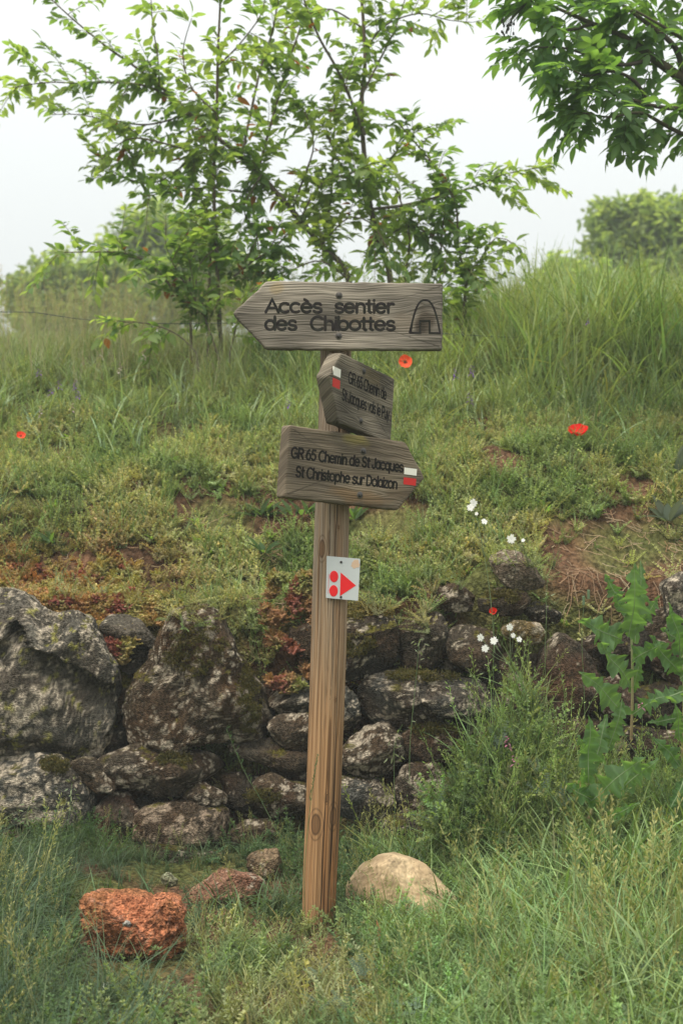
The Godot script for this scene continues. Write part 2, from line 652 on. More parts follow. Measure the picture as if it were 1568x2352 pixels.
func build_post(root: Node3D) -> void:
	var rows := [[2175.0, 729.0, 37.5], [2120.0, 731.0, 38.0], [2000.0, 735.5, 39.0], [1850.0, 742.0, 40.0], [1650.0, 749.0, 41.0], [1450.0, 755.5, 41.0], [1250.0, 760.5, 40.0], [1050.0, 765.5, 37.5], [820.0, 770.5, 35.5], [668.0, 773.5, 35.0]]
	var w := 320
	var h := 1024
	# colour of the grain, round the post (u, seam at the back) and along it (v)
	var im := Image.create(w, h, false, Image.FORMAT_RGB8)
	var hm := Image.create(w, h, false, Image.FORMAT_L8)
	var grey := Color8(158, 143, 124)
	var tan := Color8(190, 144, 98)
	var rust := Color8(156, 98, 54)
	var dark := Color8(72, 52, 36)
	for j in h:
		var v := float(j) / h           # 0 at the top
		for k in w:
			var g := (float(k) / w - 0.5) * TAU
			var x := sin(g)
			var zc := cos(g)
			var y := v * 1.86
			var along := nz.get_noise_3d(x * 2.2, y * 0.9, zc * 2.2)
			var ring := nz.get_noise_3d(x * 14.0 + along * 2.0, y * 1.1, zc * 14.0)
			var finer := nz.get_noise_3d(x * 46.0, y * 3.0, zc * 46.0 + 9.0)
			var low := smoothstep(0.25, 0.85, v + 0.12 * along)
			var c := grey.lerp(tan, clampf(low * 0.95 + 0.35 * ring, 0.0, 1.0))
			var reach := smoothstep(0.02, 0.3, x + 0.25 * along)
			c = c.lerp(rust, clampf(reach * (0.25 + 0.75 * smoothstep(0.72, 0.95, v)) * (0.6 + 0.5 * ring), 0.0, 0.9))
			var streak := smoothstep(0.12, 0.42, ring) * 0.5
			streak += smoothstep(0.62, 0.95, v) * smoothstep(0.0, 0.35, nz.get_noise_3d(x * 6.0, y * 0.7, zc * 6.0 + 40.0)) * smoothstep(-0.1, 0.4, x) * 1.7
			c = c.lerp(dark, clampf(streak, 0.0, 0.85))
			c = c * (0.88 + 0.18 * finer)
			var hh := 0.6 - 0.35 * ring + 0.2 * finer
			for kn in [[-0.55, 0.392, 0.17, 0.012], [-0.4, 0.808, 0.26, 0.014], [0.65, 0.797, 0.2, 0.013], [0.2, 0.768, 0.1, 0.0055], [0.42, 0.36, 0.05, 0.0025], [0.08, 0.467, 0.045, 0.0025], [0.5, 0.62, 0.06, 0.003]]:
				var q := Vector2((g - kn[0]) / kn[2], (v - kn[1]) / kn[3])
				var l := q.length()
				if l < 2.6:
					c = c.lerp(Color8(104, 76, 52), 0.75 * smoothstep(1.25, 0.75, l))
					c = c.lerp(dark, 0.7 * smoothstep(0.25, 0.0, absf(l - 1.05)))
					c = c.lerp(dark, 0.4 * smoothstep(0.2, 0.0, absf(l - 1.7)))
			for cr in [[0.3, 0.0, 0.62, 0.018, -0.22], [0.62, 0.42, 0.95, 0.014, 0.05], [-0.12, 0.24, 0.4, 0.012, 0.05], [0.1, 0.72, 1.0, 0.014, -0.1]]:
				if v > cr[1] and v < cr[2]:
					var s: float = (v - cr[1]) / (cr[2] - cr[1])
					var at: float = cr[0] + cr[4] * (s - 0.5) + 0.05 * nz.get_noise_2d(v * 9.0, cr[0] * 30.0)
					var dd: float = absf(g - at) / (cr[3] * sin(PI * clampf(s, 0.02, 0.98)) + 0.006)
					if dd < 1.6:
						c = c.lerp(Color8(34, 25, 18), 0.9 * smoothstep(1.5, 0.5, dd))
						hh -= 0.5 * smoothstep(1.5, 0.3, dd)
			im.set_pixel(k, j, c)
			hm.set_pixel(k, j, Color(hh, hh, hh))
	var m := StandardMaterial3D.new()
	m.albedo_texture = ImageTexture.create_from_image(im)
	m.roughness = 0.8
	m.metallic_specular = 0.25
	m.heightmap_enabled = true
	m.heightmap_texture = ImageTexture.create_from_image(hm)
	m.heightmap_scale = 0.35
	var a := Acc.new()
	var sides := 48
	var levels := 150
	var k4 := U * 4.0
	for j in levels + 1:
		var t := float(j) / levels
		var row := lerpf(2175.0, 668.0, t)
		var cx := 0.0
		var r := 0.0
		for q in rows.size() - 1:
			if row <= rows[q][0] and row >= rows[q + 1][0]:
				var s: float = (rows[q][0] - row) / (rows[q][0] - rows[q + 1][0])
				cx = lerpf(rows[q][1], rows[q + 1][1], s)
				r = lerpf(rows[q][2], rows[q + 1][2], s)
		var y := EYE_Y - (row - 1176.0) * k4
		for s in sides + 1:
			var g := (float(s) / sides - 0.5) * TAU
			var rr := r * k4 * (1.0 + 0.02 * nz.get_noise_3d(sin(g) * 2.0, y * 1.2, cos(g) * 2.0) + 0.012 * nz.get_noise_3d(sin(g) * 9.0, y * 1.5, cos(g) * 9.0))
			rr *= 1.0 - 0.05 * exp(-pow((g - 0.33) / 0.05, 2.0)) * smoothstep(0.1, 0.5, t) - 0.035 * exp(-pow((g - 0.64) / 0.04, 2.0)) * smoothstep(0.8, 0.4, t)
			var ch := 1.0 - 0.12 * smoothstep(0.985, 1.0, t)
			a.put(Vector3((cx - 784.0) * k4 + sin(g) * rr * ch, y, cos(g) * rr * ch), Color.WHITE, Vector2(float(s) / sides, 1.0 - t))
	var w2 := sides + 1
	for j in levels:
		for s in sides:
			var p := j * w2 + s
			a.quad(p, p + w2, p + w2 + 1, p + 1)
	var top := a.put(Vector3((773.5 - 784.0) * k4, EYE_Y - (668.0 - 1176.0) * k4 + 0.002, 0), Color.WHITE, Vector2(0.5, 0.0))
	for s in sides:
		a.tri(levels * w2 + s, top, levels * w2 + s + 1)
	var o := obj("post", a.mesh(), m, root, Transform3D(Basis.IDENTITY, -root.position))
	tag(o, "leaning round timber post, grey above and orange brown with dark streaks at its foot", "")


func bolt(parent: Node3D, x: float, y: float, z: float, r := 0.0065) -> void:
	var a := disc(0, 0, r, r, 0.003, S(70, 68, 64), 16, 0.0022)
	obj("bolt", a.mesh(), M.metal, parent, Transform3D(Basis.IDENTITY, Vector3(x, y, z)))
	var w := disc(0, 0, r * 1.5, r * 1.5, 0.0012, S(92, 88, 82), 16, 0.0003)
	obj("washer", w.mesh(), M.metal, parent, Transform3D(Basis.IDENTITY, Vector3(x, y, z - 0.0004)))


func build_signpost() -> void:
	var root := thing("signpost", "leaning timber signpost with three grey wooden arrow boards and a small white marker plate", "signpost", Vector3(-0.0655, 0.0, 0))
	build_post(root)
	var ink := S(40, 38, 36)
	# ---- top board, pointing left
	var u1 := U * 3.92
	var c1 := Vector2(775.0, 724.0)
	var f := func(px: float, py: float) -> Vector2: return Vector2((px - c1.x) * u1, (c1.y - py) * u1)
	var t := 0.036
	var w1 := wood_look(640, 224, 0.62, 0.22, 3.0, Color8(170, 160, 146), Color8(102, 95, 85), [[0.06, -0.01, 0.09, 0.03, Color8(112, 98, 82), 0.5], [0.2, -0.02, 0.09, 0.035, Color8(104, 92, 78), 0.45], [-0.17, 0.075, 0.03, 0.02, Color8(150, 126, 84), 0.4], [0.245, -0.01, 0.042, 0.062, Color8(72, 64, 55), 0.85], [0.226, -0.03, 0.024, 0.03, Color8(52, 46, 40), 0.7]], [[0.14, 0.0, 0.06, 0.012], [0.25, 0.03, 0.03, 0.012], [-0.17, -0.04, 0.05, 0.008]])
	var b1 := obj("arrow_board", board_mesh([f.call(533, 721), f.call(613, 645), f.call(1017, 649), f.call(1016, 803), f.call(611, 802)], t, 0.62, 0.22, 1.0), w1, root)
	tag(b1, "top board pointing left, with two lines of text and a stone hut emblem", "")
	var z1 := 0.0435 + t * 0.5
	b1.transform = Transform3D(Basis(Vector3.UP, deg_to_rad(1.5)), Vector3((c1.x - 784.0) * u1, EYE_Y - (c1.y - 1176.0) * u1, z1) - root.position)
	var l := Acc.new()
	var zt := t / 2 + 0.0002
	for wd in [["Accès", 610.0, 736.0, 717.0], ["sentier", 769.0, 901.0, 717.0], ["des", 608.0, 678.0, 757.0], ["Chibottes", 713.0, 904.0, 757.0]]:
		write_words(l, wd[0], f.call(wd[1], 0).x, f.call(wd[2], 0).x, f.call(0, wd[3]).y, 29.0 * u1, 0.0082, zt, ink)
	obj("lettering", l.mesh(), M.plain, b1)
	# hut emblem: outline with a door notch, its inside a little darker
	var g := func(zx: float, zy: float) -> Vector2: return f.call(501.8 + zx * 0.36, 627.2 + zy * 0.36)
	var line := PackedVector2Array([g.call(1285, 302), g.call(1285, 378), g.call(1221, 378)])
	for k in 15:
		var s := k / 14.0
		var x := lerpf(1221.0, 1413.0, s)
		line.append(g.call(x, 168.0 + 210.0 * pow(absf(2.0 * s - 1.0), 2.6)))
	line.append_array([g.call(1413, 379), g.call(1346, 379), g.call(1346, 302), g.call(1285, 302)])
	var em := Acc.new()
	groove(em, line, 0.0052, zt + 0.0004, ink)
	obj("emblem", em.mesh(), M.plain, b1)
	bolt(b1, f.call(778, 678).x, f.call(778, 678).y, t / 2)
	bolt(b1, f.call(777, 771).x, f.call(777, 771).y, t / 2)

	# ---- middle board, pointing towards the viewer's left
	var L2 := 0.40
	var H2 := 0.195
	t = 0.042
	var yaw2 := deg_to_rad(62.0)
	var n2 := Vector3(sin(yaw2), 0, cos(yaw2))
	var w2 := wood_look(448, 224, 0.44, 0.22, 33.0, Color8(150, 140, 122), Color8(88, 80, 69), [[0.05, 0.07, 0.1, 0.03, Color8(128, 110, 74), 0.35]], [[-0.05, -0.06, 0.06, 0.012]])
	var x0 := -L2 / 2
	var b2 := obj("arrow_board", board_mesh([Vector2(x0, 0.018), Vector2(x0 + 0.062, H2 / 2), Vector2(-x0, H2 / 2), Vector2(-x0, -H2 / 2), Vector2(x0 + 0.072, -H2 / 2)], t, 0.44, 0.22, 5.0), w2, root)
	tag(b2, "middle board turned almost edge on, pointing to the front left", "")
	var at2 := P(769, 915, 4.0)
	at2.z = 0.0
	b2.transform = Transform3D(Basis(Vector3.UP, yaw2) * Basis(Vector3.BACK, deg_to_rad(-7.5)), at2 + n2 * (0.045 + t / 2) + Vector3(0.0, 0.0, 0.0) - root.position)
	l = Acc.new()
	zt = t / 2 + 0.0002
	var ink2 := S(30, 27, 24)
	write_words(l, "GR 65 Chemin de", x0 + 0.112, x0 + L2 * 0.87, 0.024, 0.03, 0.0056, zt, ink2)
	write_words(l, "St Jacques vals le Puy", x0 + 0.082, x0 + L2 * 0.93, -0.03, 0.03, 0.0056, zt, ink2)
	obj("lettering", l.mesh(), M.plain, b2)
	obj("white_blaze", slab([Vector2(x0 + 0.022, 0.026), Vector2(x0 + 0.064, 0.026), Vector2(x0 + 0.064, 0.049), Vector2(x0 + 0.022, 0.049)], t / 2 - 0.001, t / 2 + 0.0006, S(222, 220, 208)).mesh(), M.paint, b2)
	obj("red_blaze", slab([Vector2(x0 + 0.022, -0.006), Vector2(x0 + 0.064, -0.006), Vector2(x0 + 0.064, 0.018), Vector2(x0 + 0.022, 0.018)], t / 2 - 0.001, t / 2 + 0.0006, S(186, 44, 38)).mesh(), M.paint, b2)
	bolt(b2, 0.0, 0.074, t / 2)
	bolt(b2, 0.0, -0.068, t / 2)

	# ---- lower board, pointing right
	var L3 := 0.464
	var H3 := 0.197
	t = 0.046
	var yaw3 := deg_to_rad(33.0)
	var n3 := Vector3(sin(yaw3), 0, cos(yaw3))
	var w3 := wood_look(512, 224, 0.5, 0.22, 61.0, Color8(154, 140, 120), Color8(90, 79, 65), [[-0.02, 0.085, 0.05, 0.03, Color8(140, 128, 60), 0.5], [0.0, -0.07, 0.12, 0.03, Color8(126, 92, 56), 0.4], [0.15, -0.05, 0.08, 0.03, Color8(92, 76, 58), 0.4]], [[-0.1, -0.03, 0.06, 0.01], [0.12, -0.06, 0.05, 0.012]])
	x0 = -L3 / 2
	var b3 := obj("arrow_board", board_mesh([Vector2(x0, H3 / 2), Vector2(-x0 - 0.078, H3 / 2), Vector2(-x0, 0.004), Vector2(-x0 - 0.086, -H3 / 2), Vector2(x0, -H3 / 2)], t, 0.5, 0.22, 9.0), w3, root)
	tag(b3, "lower board pointing right, with white and red painted blazes at its tip", "")
	var at3 := P(781, 1082, 4.0)
	at3.z = 0.0
	b3.transform = Transform3D(Basis(Vector3.UP, yaw3) * Basis(Vector3.BACK, deg_to_rad(-5.2)), at3 + n3 * (0.046 + t / 2) - root.position)
	l = Acc.new()
	zt = t / 2 + 0.0002
	write_words(l, "GR 65 Chemin de St Jacques", x0 + 0.012, x0 + L3 * 0.825, 0.012, 0.027, 0.0056, zt, ink2)
	write_words(l, "St Christophe sur Dolaizon", x0 + 0.032, x0 + L3 * 0.79, -0.038, 0.027, 0.0056, zt, ink2)
	obj("lettering", l.mesh(), M.plain, b3)
	var bx0 := x0 + L3 * 0.838
	var bx1 := x0 + L3 * 0.932
	obj("white_blaze", slab([Vector2(bx0, 0.006), Vector2(bx1, 0.006), Vector2(bx1, 0.025), Vector2(bx0, 0.025)], t / 2 - 0.001, t / 2 + 0.0006, S(226, 222, 210)).mesh(), M.paint, b3)
	obj("red_blaze", slab([Vector2(bx0, -0.023), Vector2(bx1, -0.023), Vector2(bx1, -0.003), Vector2(bx0, -0.003)], t / 2 - 0.001, t / 2 + 0.0006, S(190, 40, 36)).mesh(), M.paint, b3)
	bolt(b3, 0.012, 0.055, t / 2)
	bolt(b3, 0.012, -0.068, t / 2)

	# ---- white plate
	var u4 := U * 3.95
	var c4 := Vector2(787.0, 1328.0)
	var h4 := func(px: float, py: float) -> Vector2: return Vector2((px - c4.x) * u4, (c4.y - py) * u4)
	var plate := obj("marker_plate", slab([h4.call(751, 1277), h4.call(826, 1283.5), h4.call(827, 1286), h4.call(822, 1379), h4.call(821, 1380), h4.call(748.5, 1373), h4.call(748, 1372), h4.call(750, 1278)], 0.0, 0.0025, S(192, 196, 196)).mesh(), M.paint, root)
	tag(plate, "small white plate with two red discs and a red triangle pointing right", "")
	plate.transform = Transform3D(Basis(Vector3.UP, deg_to_rad(6.0)), Vector3((c4.x - 784.0) * u4, EYE_Y - (c4.y - 1176.0) * u4, 0.0515) - root.position)
	var red := S(228, 36, 40)
	var q1: Vector2 = h4.call(766.5, 1324)
	var q2: Vector2 = h4.call(765.5, 1357)
	obj("red_disc", disc(q1.x, q1.y, 9.8 * u4, 13.2 * u4, 0.0007, red, 28).mesh(), M.paint, plate, Transform3D(Basis.IDENTITY, Vector3(0, 0, 0.0025)))
	obj("red_disc", disc(q2.x, q2.y, 9.8 * u4, 13.2 * u4, 0.0007, red, 28).mesh(), M.paint, plate, Transform3D(Basis.IDENTITY, Vector3(0, 0, 0.0025)))
	obj("red_triangle", slab([h4.call(782, 1315), h4.call(817, 1345), h4.call(780, 1369)], 0.0022, 0.0032, red).mesh(), M.paint, plate)
	var q3: Vector2 = h4.call(817, 1296)
	obj("bare_patch", slab(blot(q3.x - 0.001, q3.y, 0.0118, 4.0, 0.3), 0.002, 0.003, S(206, 176, 150)).mesh(), M.paint, plate)
	obj("fine_print", slab([h4.call(754.2, 1318), h4.call(755.2, 1318), h4.call(753.6, 1363), h4.call(752.6, 1363)], 0.0022, 0.003, S(214, 110, 120)).mesh(), M.paint, plate)
	for s in [Vector2(783, 1291), Vector2(782.5, 1371.5)]:
		var q: Vector2 = h4.call(s.x, s.y)
		obj("screw", disc(q.x, q.y, 0.0034, 0.0034, 0.002, S(50, 48, 46), 14, 0.001).mesh(), M.metal, plate, Transform3D(Basis.IDENTITY, Vector3(0, 0, 0.0026)))


# ---------------------------------------------------------------- stones

func stone_mesh(outline: Array, d: float, opt: Dictionary) -> Array:
	# outline: points on the plan drawing; the stone gets its own distance and thickness
	var pts := PackedVector2Array()
	var cp := Vector2.ZERO
	for p in outline:
		cp += Vector2(p[0], p[1]) / outline.size()
	var k := U * d
	for p in outline:
		pts.append(Vector2((p[0] - cp.x) * k, (cp.y - p[1]) * k))
	var peri := 0.0
	for q in pts.size():
		peri += pts[q].distance_to(pts[(q + 1) % pts.size()])
	var res: float = opt.get("res", 0.006)
	var N := clampi(int(peri / res), 44, 240)
	var Mv := clampi(int(N * 0.36), 18, 84)
	# distance to the outline in every direction, softened
	var rad := PackedFloat32Array()
	rad.resize(N)
	for q in N:
		var g := TAU * q / N
		var dir := Vector2(cos(g), sin(g))
		var best := 0.0
		for e in pts.size():
			var a := pts[e]
			var b := pts[(e + 1) % pts.size()]
			var den := dir.cross(b - a)
			if absf(den) < 1e-9:
				continue
			var t := a.cross(b - a) / den
			var s := a.cross(dir) / den
			if t > 0.0 and s >= -0.001 and s <= 1.001:
				best = maxf(best, t)
		rad[q] = best
	var soft := rad.duplicate()
	var wd := maxi(1, int(N * opt.get("soft", 0.022)))
	var mean := 0.0
	for q in N:
		var s := 0.0
		for e in range(-wd, wd + 1):
			s += rad[(q + e + N) % N]
		soft[q] = s / (2 * wd + 1)
		mean += soft[q] / N
	var sd: float = opt.get("seed", 1.0)
	var T: float = mean * opt.get("thick", 0.8)
	var rough: float = opt.get("rough", 1.0)
	var box: float = opt.get("box", 0.5)
	var r2 := RandomNumberGenerator.new()
	r2.seed = int(sd * 977.0) + 11
	var grow: float = opt.get("grow", 1.12)
	var planes := []
	for q in int(opt.get("facets", 13)):
		var g := r2.randf() * TAU
		var tilt := r2.randf_range(0.15, 1.05)
		var nrm := Vector3(cos(g) * sin(tilt), sin(g) * sin(tilt), cos(tilt))
		planes.append([nrm, r2.randf_range(0.5, 0.86)])
	for pl in opt.get("cuts", []):
		planes.append([Vector3(pl[0], pl[1], pl[2]).normalized(), pl[3]])
	var a := Acc.new()
	var ctr := P(cp.x, cp.y, d)
	for side in 2:
		var G := clampi(int(N * 0.42), 22, 92) if side == 0 else 16
		var start := a.v.size()
		for j in G + 1:
			for k2 in G + 1:
				var sx := 2.0 * k2 / G - 1.0
				var sy := 2.0 * j / G - 1.0
				# square to disc without a pole
				var rho := maxf(absf(sx), absf(sy))
				var g := 0.0
				if rho > 1e-6:
					g = atan2(sy * sqrt(1.0 - 0.5 * sx * sx), sx * sqrt(1.0 - 0.5 * sy * sy))
				g = fposmod(g, TAU)
				var ang := rho * PI / 2
				var cq := lerpf(sin(ang), 1.0 - pow(1.0 - sin(ang), 1.7), 0.75)
				var sz := pow(cos(ang), 0.75) * (1.0 if side == 0 else -1.0)
				var fi := g / TAU * N
				var i0 := int(fi) % N
				var r := lerpf(soft[i0], soft[(i0 + 1) % N], fi - floorf(fi)) * grow
				var p := Vector3(cos(g) * r * cq, sin(g) * r * cq, sz * T)
				for pl in planes:
					var nn: Vector3 = pl[0]
					var reach: float = Vector3(nn.x * r, nn.y * r, 0).length() * 1.0 + absf(nn.z) * T
					var over: float = p.dot(nn) - reach * pl[1]
					if over > 0.0:
						p -= nn * over * 0.95
				if side == 0 and opt.has("ledge"):
					var lx := p.x / k + cp.x
					var ly := table(lx, opt.ledge)
					var py := cp.y - p.y / k
					p.z -= opt.get("step", 0.05) * smoothstep(ly - 3.0, ly + 9.0, py) * (1.0 - 0.65 * smoothstep(ly + 20.0, ly + 120.0, py)) * smoothstep(0.0, 0.35, 1.0 - rho)
				var w := p + ctr
				var away := (p * Vector3(1, 1, r / maxf(T, 0.01))).normalized()
				var ridge := 1.0 - absf(N3(w, 7.0, sd)) * 2.0
				p += away * mean * rough * (0.07 * N3(w, 3.6 / maxf(mean * 6.0, 0.5), sd) + 0.035 * ridge + 0.035 * N3(w, 18.0, sd + 3.0))
				p += away * rough * (0.005 * F3(w, 42.0, sd) + 0.0028 * N3(w, 110.0, sd))
				if opt.has("pits"):
					p -= away * opt.pits * maxf(0.0, F3(w, 26.0, sd + 9.0) + 0.1)
					p += away * opt.pits * 0.6 * F3(w, 60.0, sd)
				a.put(p)
		for j in G:
			for q in G:
				var p0 := start + j * (G + 1) + q
				if side == 0:
					a.quad(p0, p0 + G + 1, p0 + G + 2, p0 + 1)
				else:
					a.quad(p0, p0 + 1, p0 + G + 2, p0 + G + 1)
	a.normals()
	var tone: Color = opt.get("tone", S(112, 106, 96)) * (1.0 + r2.randf_range(-0.16, 0.16))
	var warmth := r2.randf_range(-0.07, 0.07)
	tone = Color(tone.r * (1.0 + warmth), tone.g, tone.b * (1.0 - warmth))
	var brown: Color = opt.get("brown", S(98, 76, 56))
	var pale: Color = opt.get("pale", S(204, 190, 168))
	var lich: float = opt.get("lichen", 0.4)
	var moss: float = opt.get("moss", 0.3)
	var yel: float = opt.get("yellow", 0.0)
	var mossy := S(104, 98, 40)
	for q in a.v.size():
		var w := a.v[q] + ctr
		var nn := a.n[q]
		var c := tone * (1.0 + 0.45 * F3(w, 9.0, sd) + 0.35 * N3(w, 75.0, sd) + 0.2 * N3(w, 160.0, sd))
		c = c.lerp(brown, clampf(0.4 + 1.5 * F3(w, 5.0, sd + 5.0), 0.0, 1.0) * opt.get("brownish", 0.6))
		var sp := F3(w, 21.0, sd + 11.0) + 0.3 * N3(w, 80.0, sd + 2.0) + 0.1 * nn.y + 0.5 * N3(w, 4.5, sd + 8.0)
		c = c.lerp(pale, smoothstep(0.72 - 0.58 * lich, 0.77 - 0.58 * lich, sp) * 0.85)
		var dots := N3(w, 48.0, sd + 14.0) + 0.3 * N3(w, 140.0, sd) + 0.4 * N3(w, 6.0, sd + 1.0)
		c = c.lerp(pale * 1.05, smoothstep(1.05 - 0.6 * lich, 1.1 - 0.6 * lich, dots) * 0.8)
		var gate := N3(w, 5.0, sd + 30.0) + 0.25
		var spot := nc.get_noise_3d(w.x, w.y, w.z + sd * 3.0) + 0.12 * N3(w, 70.0, sd)
		c = c.lerp(pale * 1.08, smoothstep(-0.70, -0.76, spot + 0.5 * (1.0 - lich) - 0.35 * gate) * 0.92)
		if yel > 0.0:
			c = c.lerp(S(168, 164, 84), smoothstep(0.62 - 0.4 * yel, 0.68 - 0.4 * yel, F3(w, 17.0, sd + 21.0) + 0.2 * N3(w, 70.0, sd)) * 0.8)
		var mo := 0.62 * nn.y + 0.75 * F3(w, 8.0, sd + 17.0) + 0.3 * N3(w, 34.0, sd)
		c = c.lerp(mossy * (1.0 + 0.6 * N3(w, 90.0, sd)), smoothstep(0.95 - 0.7 * moss, 1.15 - 0.7 * moss, mo) * 0.9)
		a.c[q] = Color(clampf(c.r, 0.01, 1.0), clampf(c.g, 0.01, 1.0), clampf(c.b, 0.01, 1.0))
	return [a.mesh(), ctr]


func zl(pts: Array) -> Array:        # left part of the wall, as measured on an enlargement
	var out := []
	for p in pts:
		out.append([p[0] * 0.5, 1317.0 + p[1] * 0.5])
	return out


func zr(pts: Array) -> Array:        # right part
	var out := []
	for p in pts:
		out.append([784.0 + p[0] * 0.5, 1254.4 + p[1] * 0.5])
	return out


